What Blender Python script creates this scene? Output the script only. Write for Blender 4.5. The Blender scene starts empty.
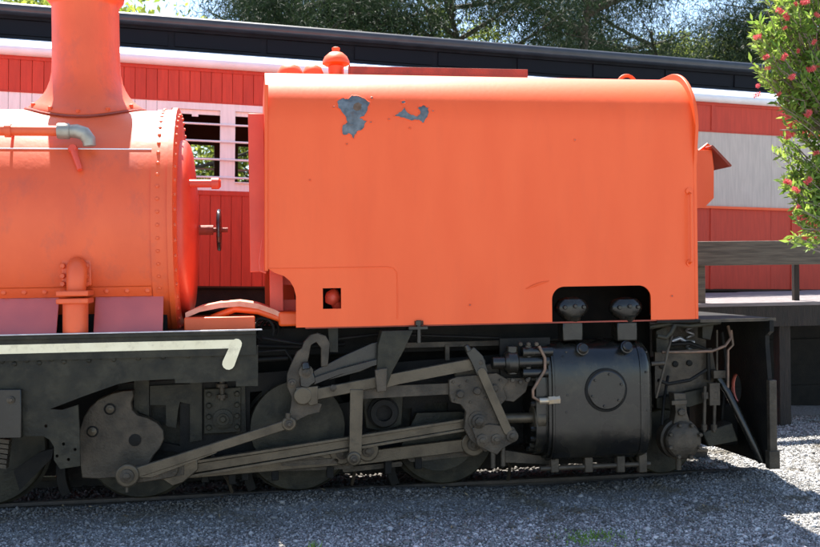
import bpy, bmesh, math, random
import numpy as np
from mathutils import Vector, Matrix, Euler
from mathutils.geometry import tessellate_polygon
random.seed(7); rng = np.random.default_rng(7)
R = math.radians
S = bpy.context.scene
COL = S.collection

# ------------------------------------------------------------------ camera
CAM = Vector((0, -8.3, 1.92))
MROT = Matrix.Rotation(R(-9), 3, 'Z') @ Matrix.Rotation(R(90 - 0.2), 3, 'X') @ Matrix.Rotation(-0.013, 3, 'Z')
cd = bpy.data.cameras.new('camera'); cam = bpy.data.objects.new('camera', cd); COL.objects.link(cam)
cam.matrix_world = Matrix.Translation(CAM) @ MROT.to_4x4()
cd.lens = 36 * 1000 / 820; cd.sensor_width = 36; cd.clip_end = 3000; cd.dof.use_dof = True; cd.dof.focus_distance = 8.6; cd.dof.aperture_fstop = 3.2
S.camera = cam
# ------------------------------------------------------------------ light
SUN_DIR = Vector((-0.085, 0.42, 0.90)).normalized()
w = bpy.data.worlds.new('World'); S.world = w; w.use_nodes = True
nt = w.node_tree; bg = nt.nodes['Background']
sky = nt.nodes.new('ShaderNodeTexSky'); sky.sky_type = 'NISHITA'; sky.sun_disc = False
sky.sun_elevation = math.asin(SUN_DIR.z); sky.sun_rotation = math.atan2(SUN_DIR.x, SUN_DIR.y)
sky.altitude = 50; sky.air_density = 1.0; sky.dust_density = 0.6; sky.ozone_density = 1.0
nt.links.new(sky.outputs[0], bg.inputs[0]); bg.inputs[1].default_value = 0.10
sl = bpy.data.lights.new('sun', 'SUN'); sl.energy = 5.0; sl.angle = R(0.5); sl.color = (1, .95, .87)
so = bpy.data.objects.new('sun', sl); COL.objects.link(so); so.location = (0, 10, 30)
so.rotation_euler = SUN_DIR.to_track_quat('Z', 'Y').to_euler()
S.view_settings.view_transform = 'Standard'; S.view_settings.look = 'None'
S.view_settings.exposure = 1.85; S.view_settings.gamma = 1.0
S.render.engine = 'CYCLES'
S.cycles.max_bounces = 8; S.cycles.diffuse_bounces = 4

# ------------------------------------------------------------------ helpers
def ray(px, py):
    return MROT @ Vector(((px - 410) / 1000, -(py - 273.5) / 1000, -1))
def at(px, py, Y):
    d = ray(px, py); t = (Y - CAM.y) / d.y
    return CAM + d * t
def X(px, py, Y): return at(px, py, Y).x
def Z(px, py, Y): return at(px, py, Y).z
def xz(pts, Y): return [(at(a, b, Y).x, at(a, b, Y).z) for a, b in pts]

WPOS = {}
class MB:
    def __init__(s): s.v = []; s.f = []; s.cuts = []
    def add(s, v, f):
        n = len(s.v); s.cuts.append((n, len(s.f))); s.v += [tuple(p) for p in v]; s.f += [tuple(i + n for i in q) for q in f]; return s
    def box(s, x0, x1, y0, y1, z0, z1):
        return s.add([(x0,y0,z0),(x1,y0,z0),(x1,y1,z0),(x0,y1,z0),(x0,y0,z1),(x1,y0,z1),(x1,y1,z1),(x0,y1,z1)],
              [(0,3,2,1),(4,5,6,7),(0,1,5,4),(1,2,6,5),(2,3,7,6),(3,0,4,7)])
    def rings(s, rings, caps=True, close=False):
        n = len(rings[0]); v = [p for r in rings for p in r]; f = []
        m = len(rings)
        for i in range(m - (0 if close else 1)):
            a = i * n; b = ((i + 1) % m) * n
            for k in range(n): f.append((a + k, a + (k + 1) % n, b + (k + 1) % n, b + k))
        if caps and not close: f.append(tuple(range(n - 1, -1, -1))); f.append(tuple((m - 1) * n + k for k in range(n)))
        return s.add(v, f)
    def lathe(s, prof, o, axis, n=20, caps=True):
        a = Vector(axis).normalized(); u = a.orthogonal().normalized(); w_ = a.cross(u); o = Vector(o)
        return s.rings([[o + a * h + (u * math.cos(2*math.pi*k/n) + w_ * math.sin(2*math.pi*k/n)) * r for k in range(n)] for r, h in prof], caps)
    def cyl(s, p0, p1, r, r1=None, n=14):
        p0 = Vector(p0); p1 = Vector(p1); d = p1 - p0
        return s.lathe([(r, 0), (r if r1 is None else r1, d.length)], p0, d, n)
    def bolt(s, p, r, h, axis=(0, -1, 0), n=6):
        return s.lathe([(r, 0), (r, h * .8), (r * .75, h)], p, axis, n)
    def rivet(s, p, r, axis=(0, -1, 0), n=8):
        return s.lathe([(r, 0), (r * .85, r * .4), (r * .45, r * .65)], p, axis, n)
    def tube(s, pts, r, n=8):
        pts = [Vector(p) for p in pts]; rr = r if isinstance(r, (list, tuple)) else [r] * len(pts)
        rings = []; prev = None
        for i, p in enumerate(pts):
            d = (pts[min(i + 1, len(pts) - 1)] - pts[max(i - 1, 0)]).normalized()
            u = d.orthogonal().normalized() if prev is None else (prev - d * prev.dot(d)).normalized()
            prev = u; w_ = d.cross(u)
            rings.append([p + (u * math.cos(2*math.pi*k/n) + w_ * math.sin(2*math.pi*k/n)) * rr[i] for k in range(n)])
        return s.rings(rings)
    def plate(s, outer, y0, y1, holes=()):
        loops = [list(outer)] + [list(h) for h in holes]
        flat = [p for l in loops for p in l]
        tris = tessellate_polygon([[Vector((p[0], p[1], 0)) for p in l] for l in loops])
        n = len(flat); v = [(p[0], y0, p[1]) for p in flat] + [(p[0], y1, p[1]) for p in flat]; f = []
        for t in tris:
            a, b, c = (flat[i] for i in t)
            cr = (b[0]-a[0])*(c[1]-a[1]) - (b[1]-a[1])*(c[0]-a[0])
            t = tuple(t) if cr > 0 else tuple(reversed(t))
            f.append(t); f.append(tuple(i + n for i in reversed(t)))
        k = 0
        for li, l in enumerate(loops):
            m = len(l); area = sum(l[i][0]*l[(i+1)%m][1] - l[(i+1)%m][0]*l[i][1] for i in range(m))
            flip = (area > 0) == (li > 0)
            for i in range(m):
                a = k + i; b = k + (i + 1) % m
                f.append((a, b, b + n, a + n) if flip else (b, a, a + n, b + n))
            k += m
        return s.add(v, f)
    def bar(s, a, b, wd, y0, y1, w2=None):   # a bar in the XZ plane between two world points, round ends
        a = Vector((a[0], a[1])); b = Vector((b[0], b[1])); w2 = wd if w2 is None else w2
        d = (b - a).normalized(); nrm = Vector((-d.y, d.x)); pts = []
        th = math.atan2(d.y, d.x)
        for k in range(7):
            t = th + math.pi/2 + math.pi * k / 6; pts.append((a.x + wd/2*math.cos(t), a.y + wd/2*math.sin(t)))
        for k in range(7):
            t = th - math.pi/2 + math.pi * k / 6; pts.append((b.x + w2/2*math.cos(t), b.y + w2/2*math.sin(t)))
        return s.plate(pts, y0, y1)
    def build(s, name, mat, parent=None, bevel=0, smooth=35, kind=None, label=None, keep=False):
        me = bpy.data.meshes.new(name)
        a = np.array(s.v); c = Vector((0, 0, 0)) if keep else Vector(((a.min(0) + a.max(0)) / 2).tolist())
        me.from_pydata([tuple(Vector(p) - c) for p in s.v], [], s.f); me.validate()
        bm = bmesh.new(); bm.from_mesh(me); bmesh.ops.recalc_face_normals(bm, faces=bm.faces); bm.to_mesh(me); bm.free()
        me.materials.append(mat)
        me.polygons.foreach_set('use_smooth', [smooth > 0] * len(me.polygons))
        if smooth > 0: me.set_sharp_from_angle(angle=R(smooth))
        o = bpy.data.objects.new(name, me); COL.objects.link(o)
        pw = Vector((0, 0, 0))
        if parent is not None: o.parent = parent; pw = WPOS[parent.name]
        o.location = c - pw; WPOS[o.name] = c
        if bevel:
            m = o.modifiers.new('bevel', 'BEVEL'); m.width = bevel; m.segments = 2; m.limit_method = 'ANGLE'; m.angle_limit = R(40)
            m.harden_normals = False
        if kind: o['kind'] = kind
        if label: o['label'] = label
        return o
def build_split(b, name, m, parent=None, per=1, **kw):   # every `per` shapes become an object of their own
    cuts = b.cuts[::per] + [(len(b.v), len(b.f))]; out = []
    for (v0, f0), (v1, f1) in zip(cuts, cuts[1:]):
        c = MB(); c.add(b.v[v0:v1], [tuple(i - v0 for i in q) for q in b.f[f0:f1]]); out.append(c.build(name, m, parent, **kw))
    return out
def tag(o, label=None, cat=None, group=None, kind=None):
    if label: o['label'] = label
    if cat: o['category'] = cat
    if group: o['group'] = group
    if kind: o['kind'] = kind
    return o
def empty(name, loc, local=False):
    o = bpy.data.objects.new(name, None); COL.objects.link(o); o.location = loc; o.empty_display_size = .2
    WPOS[o.name] = Vector((0, 0, 0)) if local else Vector(loc)
    return o
def arc(cx, cz, r, a0, a1, n=10, rz=None):
    rz = r if rz is None else rz
    return [(cx + r*math.cos(R(a0 + (a1-a0)*k/n)), cz + rz*math.sin(R(a0 + (a1-a0)*k/n))) for k in range(n + 1)]

# ------------------------------------------------------------------ materials
def mat(name, c1, c2=None, scale=6, rough=.5, metal=0, bump=0.0, bscale=60, coat=0, spec=.5, ramp=(.35, .65), stretch=None,
        island=False, objrand=0, c3=None, dirt=None, dscale=3, rough2=None, sheen=0):
    m = bpy.data.materials.new(name); m.use_nodes = True
    n = m.node_tree.nodes; L = m.node_tree.links; p = n['Principled BSDF']
    p.inputs['Roughness'].default_value = rough; p.inputs['Metallic'].default_value = metal
    p.inputs['Specular IOR Level'].default_value = spec
    p.inputs['Coat Weight'].default_value = coat; p.inputs['Coat Roughness'].default_value = .38; p.inputs['Coat IOR'].default_value = 1.55; p.inputs['Sheen Weight'].default_value = sheen; p.inputs['Sheen Roughness'].default_value = .5
    tc = n.new('ShaderNodeTexCoord'); src = tc.outputs['Object']
    geo = n.new('ShaderNodeNewGeometry')
    src = geo.outputs['Position']
    if stretch:
        mp = n.new('ShaderNodeMapping'); mp.inputs['Scale'].default_value = stretch; L.new(src, mp.inputs[0]); src = mp.outputs[0]
    ns = n.new('ShaderNodeTexNoise'); ns.inputs['Scale'].default_value = scale; ns.inputs['Detail'].default_value = 6
    L.new(src, ns.inputs['Vector'])
    cr = n.new('ShaderNodeValToRGB'); e = cr.color_ramp
    e.elements[0].position, e.elements[1].position = ramp
    e.elements[0].color = (*c1, 1); e.elements[1].color = (*(c2 or c1), 1)
    if c3: x = e.elements.new((ramp[0] + ramp[1]) / 2); x.color = (*c3, 1)
    L.new(geo.outputs['Random Per Island'] if island else ns.outputs['Fac'], cr.inputs[0])
    out = cr.outputs[0]
    if dirt:
        n3 = n.new('ShaderNodeTexNoise'); n3.inputs['Scale'].default_value = dscale; n3.inputs['Detail'].default_value = 9; n3.inputs['Roughness'].default_value = .7
        L.new(src, n3.inputs['Vector'])
        r3 = n.new('ShaderNodeMapRange'); r3.inputs[1].default_value = .52; r3.inputs[2].default_value = .72; r3.inputs[4].default_value = dirt[3]
        L.new(n3.outputs['Fac'], r3.inputs[0])
        mx = n.new('ShaderNodeMix'); mx.data_type = 'RGBA'; L.new(r3.outputs[0], mx.inputs[0]); L.new(out, mx.inputs[6]); mx.inputs[7].default_value = (*dirt[:3], 1)
        out = mx.outputs[2]
    if objrand:
        oi = n.new('ShaderNodeObjectInfo'); hs = n.new('ShaderNodeHueSaturation')
        mr = n.new('ShaderNodeMapRange'); mr.inputs[3].default_value = 1 - objrand; mr.inputs[4].default_value = 1 + objrand
        L.new(oi.outputs['Random'], mr.inputs[0]); L.new(mr.outputs[0], hs.inputs['Value']); L.new(out, hs.inputs['Color']); out = hs.outputs[0]
    L.new(out, p.inputs['Base Color'])
    if rough2 is not None:
        mr = n.new('ShaderNodeMapRange'); mr.inputs[3].default_value = rough; mr.inputs[4].default_value = rough2
        mr.inputs[1].default_value = .3; mr.inputs[2].default_value = .7
        L.new(ns.outputs['Fac'], mr.inputs[0]); L.new(mr.outputs[0], p.inputs['Roughness'])
    if bump:
        n2 = n.new('ShaderNodeTexNoise'); n2.inputs['Scale'].default_value = bscale; n2.inputs['Detail'].default_value = 5; L.new(src, n2.inputs['Vector'])
        b = n.new('ShaderNodeBump'); b.inputs['Strength'].default_value = bump; b.inputs['Distance'].default_value = .02
        L.new(n2.outputs['Fac'], b.inputs['Height']); L.new(b.outputs[0], p.inputs['Normal'])
    return m
def leafmat(name, c1, c2, trans=.45, spec=.35):
    m = bpy.data.materials.new(name); m.use_nodes = True; n = m.node_tree.nodes; L = m.node_tree.links
    out = n['Material Output']; p = n['Principled BSDF']; p.inputs['Roughness'].default_value = .5; p.inputs['Specular IOR Level'].default_value = spec
    geo = n.new('ShaderNodeNewGeometry'); cr = n.new('ShaderNodeValToRGB')
    cr.color_ramp.elements[0].color = (*c1, 1); cr.color_ramp.elements[1].color = (*c2, 1)
    L.new(geo.outputs['Random Per Island'], cr.inputs[0]); L.new(cr.outputs[0], p.inputs['Base Color'])
    t = n.new('ShaderNodeBsdfTranslucent'); hs = n.new('ShaderNodeHueSaturation'); hs.inputs['Value'].default_value = 1.3; hs.inputs['Hue'].default_value = .48
    L.new(cr.outputs[0], hs.inputs['Color']); L.new(hs.outputs[0], t.inputs['Color'])
    mx = n.new('ShaderNodeMixShader'); mx.inputs[0].default_value = trans
    L.new(p.outputs[0], mx.inputs[1]); L.new(t.outputs[0], mx.inputs[2]); L.new(mx.outputs[0], out.inputs[0])
    return m
M = {}
M['orange'] = mat('orange_paint', (.82,.097,.010), (.78,.086,.008), scale=2.2, rough=.5, rough2=.6, bump=.05, bscale=18, coat=.22, spec=.40, dirt=(.66,.075,.010,.28), dscale=3, stretch=(1.6,1.6,.35))
M['boiler_orange'] = mat('boiler_orange_paint', (.74,.095,.016), (.67,.082,.016), scale=3, rough=.48, rough2=.6, bump=.10, bscale=25, coat=.25, spec=.42, dirt=(.42,.07,.035,.6), dscale=4, stretch=(1,1,.6))
M['red'] = mat('red_paint', (.74,.075,.03), (.66,.06,.026), scale=4, rough=.45, bump=.05, bscale=30)
M['board_red'] = mat('carriage_red_paint', (.53,.054,.026), (.45,.045,.022), scale=5, rough=.55, spec=.3, bump=.08, bscale=40, objrand=.09, stretch=(6,6,.6))
M['board_white'] = mat('carriage_white_paint', (.82,.81,.77), (.74,.73,.69), scale=5, rough=.55, bump=.08, bscale=40, objrand=.03, stretch=(6,6,.6))
M['board_white_shaded'] = mat('carriage_white_paint_shaded', (.53,.455,.39), (.45,.385,.33), scale=5, rough=.55, bump=.08, bscale=40, objrand=.03, stretch=(6,6,.6))  # white boards at the right with the bush's shade put into the colour
M['white'] = mat('white_paint', (.8,.8,.8), (.72,.72,.72), scale=5, rough=.5)
M['cream'] = mat('cream_lining', (.84,.74,.50), (.76,.66,.43), scale=8, rough=.5, dirt=(.36,.29,.17,.6), dscale=9)
M['black'] = mat('dusty_black_paint', (.011,.010,.006), (.030,.026,.015), scale=7, spec=.25, rough=.55, bump=.25, bscale=45, dirt=(.062,.053,.034,.5), dscale=6)
M['grey'] = mat('dusty_steel', (.034,.0265,.018), (.076,.058,.039), scale=7, rough=.5, spec=.3, bump=.3, bscale=50, dirt=(.022,.018,.013,.7), dscale=8, metal=.15)
M['rod'] = mat('oily_rod_steel', (.052,.0405,.026), (.105,.083,.054), scale=7, rough=.38, spec=.35, bump=.12, bscale=60, dirt=(.025,.02,.015,.6), dscale=7, metal=.35)
M['gloss'] = mat('glossy_black_paint', (.006,.0055,.0045), (.014,.012,.008), scale=3, rough=.17, rough2=.34, coat=.1, spec=.38, bump=.35, bscale=3.5, dirt=(.042,.035,.02,.6), dscale=6)
M['dark'] = mat('grimy_dark_iron', (.005,.0045,.004), (.011,.0095,.007), scale=8, rough=.65, spec=.2, bump=.2)
M['edge'] = mat('worn_bright_edge', (.55,.54,.55), (.38,.37,.38), scale=12, rough=.35, metal=.6)
M['maroon'] = mat('glossy_red_paint', (.52,.085,.06), (.44,.07,.052), scale=4, rough=.3, coat=.7, spec=.6, bump=.12, bscale=14)
M['pale'] = mat('faded_pale_paint', (.76,.34,.22), (.66,.24,.14), scale=7, rough=.5, dirt=(.6,.13,.05,.8), dscale=7)
M['rust'] = mat('rusty_red', (.30,.05,.025), (.22,.04,.022), scale=9, rough=.7, bump=.3)
M['primer'] = mat('grey_primer', (.045,.056,.065), (.15,.17,.18), scale=16, ramp=(.3,.7), rough=.6, dirt=(.11,.05,.025,.9), dscale=9)
M['rustspot'] = mat('brown_rust', (.10,.055,.03), (.16,.10,.065), scale=25, rough=.8)
M['steelrim'] = mat('polished_black_wheel', (.02,.02,.02), (.03,.03,.03), rough=.15, spec=.8)
M['copper'] = mat('copper_pipe', (.20,.115,.075), (.11,.075,.05), scale=15, rough=.5, metal=.4)
M['brass'] = mat('dull_brass', (.50,.36,.20), (.40,.34,.26), scale=15, rough=.4, metal=.6)
M['galv'] = mat('grey_elbow', (.36,.33,.27), (.28,.25,.2), scale=15, rough=.45, metal=.5)
M['roofdark'] = mat('dark_roof_paint', (.006,.0065,.009), (.011,.012,.016), scale=5, spec=.12, rough=.5, bump=.08)
M['roofgrey'] = mat('dark_grey_roof', (.018,.022,.027), (.028,.032,.038), scale=5, rough=.4)
M['glassdark'] = mat('dark_clerestory_glass', (.006,.006,.009), rough=.45, spec=.12)
M['interior'] = mat('dark_brown_lining', (.035,.022,.016), (.05,.032,.022), scale=5, rough=.7)
M['wood'] = mat('weathered_timber', (.15,.122,.09), (.075,.06,.045), scale=5, rough=.8, bump=.5, bscale=12, stretch=(.6,6,9), objrand=.12)
M['deck'] = mat('deck_timber', (.23,.20,.20), (.16,.135,.135), scale=5, rough=.75, bump=.4, bscale=12, stretch=(.6,6,9), objrand=.1)
M['darkwood'] = mat('old_dark_timber', (.030,.022,.017), (.016,.013,.011), scale=5, rough=.85, bump=.5, bscale=14, stretch=(6,6,.8))
M['stone'] = mat('gravel_stone', (.065,.06,.055), (.54,.52,.50), c3=(.21,.205,.195), rough=.85, island=True, ramp=(.0, 1.0))
def track_shade_and_dirt(m):  # locomotive's shade beside the track painted into the colour, plus brown dirt
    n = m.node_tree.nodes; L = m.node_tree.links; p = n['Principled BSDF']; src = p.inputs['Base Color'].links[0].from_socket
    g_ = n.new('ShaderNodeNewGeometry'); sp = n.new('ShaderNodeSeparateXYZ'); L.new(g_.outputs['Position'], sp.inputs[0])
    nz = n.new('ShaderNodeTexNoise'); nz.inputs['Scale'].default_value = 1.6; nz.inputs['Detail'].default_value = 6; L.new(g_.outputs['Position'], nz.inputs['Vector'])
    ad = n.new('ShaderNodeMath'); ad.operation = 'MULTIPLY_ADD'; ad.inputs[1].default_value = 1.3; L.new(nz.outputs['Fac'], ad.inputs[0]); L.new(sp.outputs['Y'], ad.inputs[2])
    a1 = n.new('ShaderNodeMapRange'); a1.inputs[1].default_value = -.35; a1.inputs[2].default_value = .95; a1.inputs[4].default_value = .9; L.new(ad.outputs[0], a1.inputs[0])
    a2 = n.new('ShaderNodeMapRange'); a2.inputs[1].default_value = 4.4; a2.inputs[2].default_value = 4.9; a2.inputs[3].default_value = .8; a2.inputs[4].default_value = 0; L.new(sp.outputs['X'], a2.inputs[0])  # keeps the painted shade off the sunlit ground at the right
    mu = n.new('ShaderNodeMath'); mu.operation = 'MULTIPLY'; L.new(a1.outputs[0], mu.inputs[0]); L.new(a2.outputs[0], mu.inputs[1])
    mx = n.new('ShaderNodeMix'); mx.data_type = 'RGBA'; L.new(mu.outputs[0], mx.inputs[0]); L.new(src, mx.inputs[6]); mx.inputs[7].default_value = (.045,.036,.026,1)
    # patches of brown dirt and green between the stones
    n2 = n.new('ShaderNodeTexNoise'); n2.inputs['Scale'].default_value = 2.3; n2.inputs['Detail'].default_value = 8; L.new(g_.outputs['Position'], n2.inputs['Vector'])
    a3 = n.new('ShaderNodeMapRange'); a3.inputs[1].default_value = .56; a3.inputs[2].default_value = .68; a3.inputs[4].default_value = .75; L.new(n2.outputs['Fac'], a3.inputs[0])
    my = n.new('ShaderNodeMix'); my.data_type = 'RGBA'; L.new(a3.outputs[0], my.inputs[0]); L.new(mx.outputs[2], my.inputs[6]); my.inputs[7].default_value = (.075,.06,.035,1)
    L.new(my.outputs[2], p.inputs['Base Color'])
track_shade_and_dirt(M['stone'])
M['soil'] = mat('gravel_bed', (.17,.165,.16), (.36,.36,.36), scale=45, rough=.95, bump=.8, bscale=55, dirt=(.09,.075,.05,.7), dscale=1.3)
track_shade_and_dirt(M['soil'])
M['railsteel'] = mat('rusty_rail', (.028,.020,.014), (.05,.036,.025), scale=10, rough=.7, bump=.3)
M['railtop'] = mat('worn_rail_head', (.10,.085,.07), (.07,.055,.04), scale=10, rough=.4, metal=.6)
M['bark'] = mat('dark_bark', (.05,.038,.028), (.09,.07,.052), scale=8, rough=.9, bump=.8, bscale=14, stretch=(3,3,.5))
M['twig'] = mat('grey_twig', (.28,.23,.18), (.18,.14,.11), scale=10, rough=.85)
M['leafdark'] = leafmat('dark_needle_foliage', (.010,.022,.010), (.030,.050,.022), .2, .08)
M['leafmid'] = leafmat('olive_foliage', (.11,.17,.025), (.26,.32,.06), .55, .15)
M['leafback'] = leafmat('far_foliage', (.035,.06,.018), (.10,.14,.035), .4, .1)
M['leafbush'] = leafmat('bottlebrush_leaf', (.07,.16,.02), (.25,.37,.07), .5)
M['flower'] = leafmat('red_bristle', (.52,.05,.05), (.76,.20,.17), .3)
M['litter'] = leafmat('dry_leaves', (.09,.06,.03), (.32,.24,.13), .1, .2)
M['grass'] = leafmat('fresh_grass', (.10,.22,.03), (.22,.34,.06), .4)

# ------------------------------------------------------------------ ground
g = MB()
gx = np.concatenate([[-2000,-300,-60,-15], np.linspace(-6, 11, 86), [20,60,300,2000]])
gy = np.concatenate([[-2000,-300,-60,-15], np.linspace(-6, 6, 61), [12,40,300,2000]])
def gz(x, y):
    if abs(x) > 12 or abs(y) > 12: return -.10
    z = -.09 + .018*math.sin(1.7*x + .6*y) + .012*math.sin(3.1*y - 1.1*x) - .05*max(0, min(1, (-y-.0)/1.2))
    z += .068*math.exp(-((y-.38)/.24)**2) * (1 if x < 4.7 else max(0, 1-(x-4.7)*2))
    if .62 < y < 1.9 and x < 4.7: z -= .02
    return z
v = [(x, y, gz(x, y)) for y in gy for x in gx]; nx = len(gx)
f = [(j*nx+i, j*nx+i+1, (j+1)*nx+i+1, (j+1)*nx+i) for j in range(len(gy)-1) for i in range(nx-1)]
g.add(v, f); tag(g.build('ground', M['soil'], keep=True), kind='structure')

def mesh_np(name, V, F, m, parent=None, smooth=False):
    me = bpy.data.meshes.new(name); k = F.shape[1]
    me.vertices.add(len(V)); me.vertices.foreach_set('co', V.astype(np.float32).ravel())
    me.loops.add(F.size); me.loops.foreach_set('vertex_index', F.astype(np.int32).ravel())
    me.polygons.add(len(F)); me.polygons.foreach_set('loop_start', np.arange(0, F.size, k, dtype=np.int32))
    me.update(calc_edges=True); me.materials.append(m)
    o = bpy.data.objects.new(name, me); COL.objects.link(o)
    WPOS[o.name] = Vector((0, 0, 0))
    if parent is not None: o.parent = parent; o.location = -WPOS[parent.name]
    return o
def scatter_stones(n, x0, x1, y0, y1, smin, smax):
    c = np.stack([rng.uniform(x0, x1, n), rng.uniform(y0, y1, n), np.zeros(n)], 1)
    c[:, 2] = [gz(a, b) for a, b in c[:, :2]]
    base = np.array([[1,0,0],[-1,0,0],[0,1,0],[0,-1,0],[0,0,1],[0,0,-1]], float)
    s = rng.uniform(smin, smax, (n, 1, 1)) * rng.uniform(.6, 1.15, (n, 6, 1))
    V = base[None] * s
    V += rng.normal(0, .22, (n, 6, 3)) * s
    th = rng.uniform(0, 6.28, n); ti = rng.uniform(-.8, .8, n)
    ca, sa = np.cos(th)[:, None], np.sin(th)[:, None]; cb, sb = np.cos(ti)[:, None], np.sin(ti)[:, None]
    x, y, z = V[..., 0], V[..., 1], V[..., 2] * .75
    x, z = x*cb - z*sb, x*sb + z*cb
    V = np.stack([x*ca - y*sa, x*sa + y*ca, z], -1) + c[:, None]
    V[..., 2] += smin * .25
    F0 = np.array([[0,2,4],[2,1,4],[1,3,4],[3,0,4],[2,0,5],[1,2,5],[3,1,5],[0,3,5]])
    F = (F0[None] + (np.arange(n) * 6)[:, None, None]).reshape(-1, 3)
    return V.reshape(-1, 3), F
A = [scatter_stones(110000, -4, 6.5, -2.0, .75, .007, .018), scatter_stones(40000, 3.6, 9, -.2, 4, .008, .020), scatter_stones(3500, -4, 7, -2, 2, .016, .036),
     scatter_stones(9000, -4, 4, .75, 2.6, .014, .03)]
off = 0; Vs = []; Fs = []
for V_, F_ in A: Vs.append(V_); Fs.append(F_ + off); off += len(V_)
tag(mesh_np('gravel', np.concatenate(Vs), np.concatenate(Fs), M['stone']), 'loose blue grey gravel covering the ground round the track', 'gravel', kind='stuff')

# rails
for Yr, lab in ((.57, 'rusty near rail under the locomotive, ending in the gravel'), (1.63, 'rusty far rail under the locomotive, on its hidden side')):
    r_ = empty('rail', (0, Yr, 0))
    tag(r_, lab, 'rail')
    b = MB(); b.plate([(-6, -.11), (4.72, -.11), (4.72, -.035), (-6, -.035)], Yr-.010, Yr+.010); b.box(-6, 4.72, Yr-.055, Yr+.055, -.125, -.11)
    b.build('web', M['railsteel'], r_)
    b = MB(); b.box(-6, 4.72, Yr-.033, Yr+.033, -.035, 0); b.build('rail_head', M['railtop'] if Yr > 1 else M['railsteel'], r_, bevel=.006)

# ================================================================== LOCOMOTIVE
W = 1.1
LOCO = empty('articulated_locomotive', (1.5, W, 0))
tag(LOCO, 'orange articulated steam locomotive with a big front water tank and dusty black running gear', 'locomotive')
# ---- water tank
TX0 = (X(266,120,0) + X(268,260,0)) / 2; TX1 = X(697,200,0)
TZ0 = (Z(300,327,0) + Z(690,319.5,0)) / 2
TZ1 = (Z(290,73.5,.4) + Z(640,79.5,.4)) / 2 + .01
CR = .50; TW = 2 * W
ZS = (Z(285,268.5,0) + Z(390,267.5,0)) / 2
def tank_profile(o=0, z0=None):
    z0 = ZS if z0 is None else z0
    c = TZ1 - CR
    p = [(-o, z0), (-o, z0 + .3), (-o, c - .02)] + [(CR - (CR+o)*math.cos(R(a)), c + (CR+o)*math.sin(R(a))) for a in np.linspace(0, 90, 19)]
    p += [(CR + .02, TZ1 + o)]
    q = [(TW - y, z) for y, z in reversed(p)]
    return p + q
def tank_pt(px, py, off=.003):    # point of the tank's front skin seen along a sight line
    d = ray(px, py); t0 = (-off - CAM.y) / d.y; p = CAM + d * t0
    c = TZ1 - CR
    if p.z <= c: return p
    for i in range(400):
        q = CAM + d * (t0 + i * .002 / d.y)
        if (q.y - CR)**2 + (q.z - c)**2 <= (CR + off)**2: return q
    return q
b = MB(); pr = tank_profile()
b.rings([[(x, y, z) for y, z in pr] for x in (TX0, TX1 - .03)], caps=True)
TANK = b.build('water_tank', M['orange'], LOCO, smooth=30)
# front skirt: notch on the left, wide opening for the cylinder valves, small square hole
def xa(px, py): p = at(px, py, 0); return (p.x, p.z)
sk = [(TX0, ZS)]
sk += [xa(275, 273)] + [xa(284, 276), xa(290, 281), xa(294, 288), xa(296, 296)]
sk += [(xa(296, 320)[0], TZ0)]
xo0, xo1 = xa(552, 300)[0], xa(651, 300)[0]; zo = (xa(600, 286)[1]); rr = .11
sk += [(xo0, TZ0)] + [(xo0 + rr + rr*math.cos(R(a)), zo - rr + rr*math.sin(R(a))) for a in np.linspace(180, 90, 8)]
sk += [(xo1 - rr + rr*math.cos(R(a)), zo - rr + rr*math.sin(R(a))) for a in np.linspace(90, 0, 8)] + [(xo1, TZ0)]
sk += [(TX1 - .03, TZ0), (TX1 - .03, ZS)]
h0, h1 = xa(323, 309), xa(341, 288)
hole = [(h0[0], h0[1]), (h1[0], h0[1]), (h1[0], h1[1]), (h0[0], h1[1])]
b = MB(); b.plate(sk, 0, .012, [hole]); b.build('tank_skirt', M['orange'], TANK, smooth=0)
b = MB(); b.plate([(TX0-.4, .95), (TX1-.1, .95), (TX1-.1, ZS), (TX0+.25, ZS), (TX0+.25, TZ0), (TX0-.4, TZ0)], .85, .88); b.build('inner_bulkhead', M['dark'], TANK, smooth=0)
b = MB(); b.box(TX0+.3, TX1-.03, .014, .05, TZ0-.012, TZ0-.0); b.box(TX0+.32, xo0-.05, .05, TW-.05, TZ0+.0, TZ0+.012)
b.build('bottom_angle', M['rust'], TANK)
b = MB(); b.box(TX0, TX1-.03, TW-.012, TW, TZ0, ZS); b.build('tank_skirt', M['orange'], TANK, smooth=0)
# raised end plate
b = MB(); pr1 = tank_profile(.055, TZ0 + .0); c1 = len(pr1)
pr1[0] = (-.004, TZ0); pr1[1] = (-.004, TZ0 + .8); pr1[2] = (-.004, TZ1 - CR - .35)
pr1[-1] = (TW+.004, TZ0); pr1[-2] = (TW+.004, TZ0 + .8); pr1[-3] = (TW+.004, TZ1 - CR - .35)
b.rings([[(x, y, z) for y, z in pr1] for x in (TX1 - .03, TX1)])
b.build('tank_rim', M['orange'], TANK, smooth=30, bevel=.004)
# weld seams
b = MB()
pts = [(268,268.6),(300,268.3),(340,267.4),(388,266.8),(394,268.5),(397,273),(397.5,290),(397.5,319)]
b.tube([at(px, py, -.001) for px, py in pts], .0045, 6); b.build('weld_seam', M['orange'], TANK)
b = MB(); b.tube([at(266.3, y, .002) for y in (85, 130, 200, 271)], .016, 8); b.build('edge_bead', M['orange'], TANK)
b = MB(); b.tube([tank_pt(*p, .004) for p in ((526,289),(533,286),(541,283),(549,281))], [.003,.010,.010,.003], 8); b.build('welded_patch', M['orange'], TANK)
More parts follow.
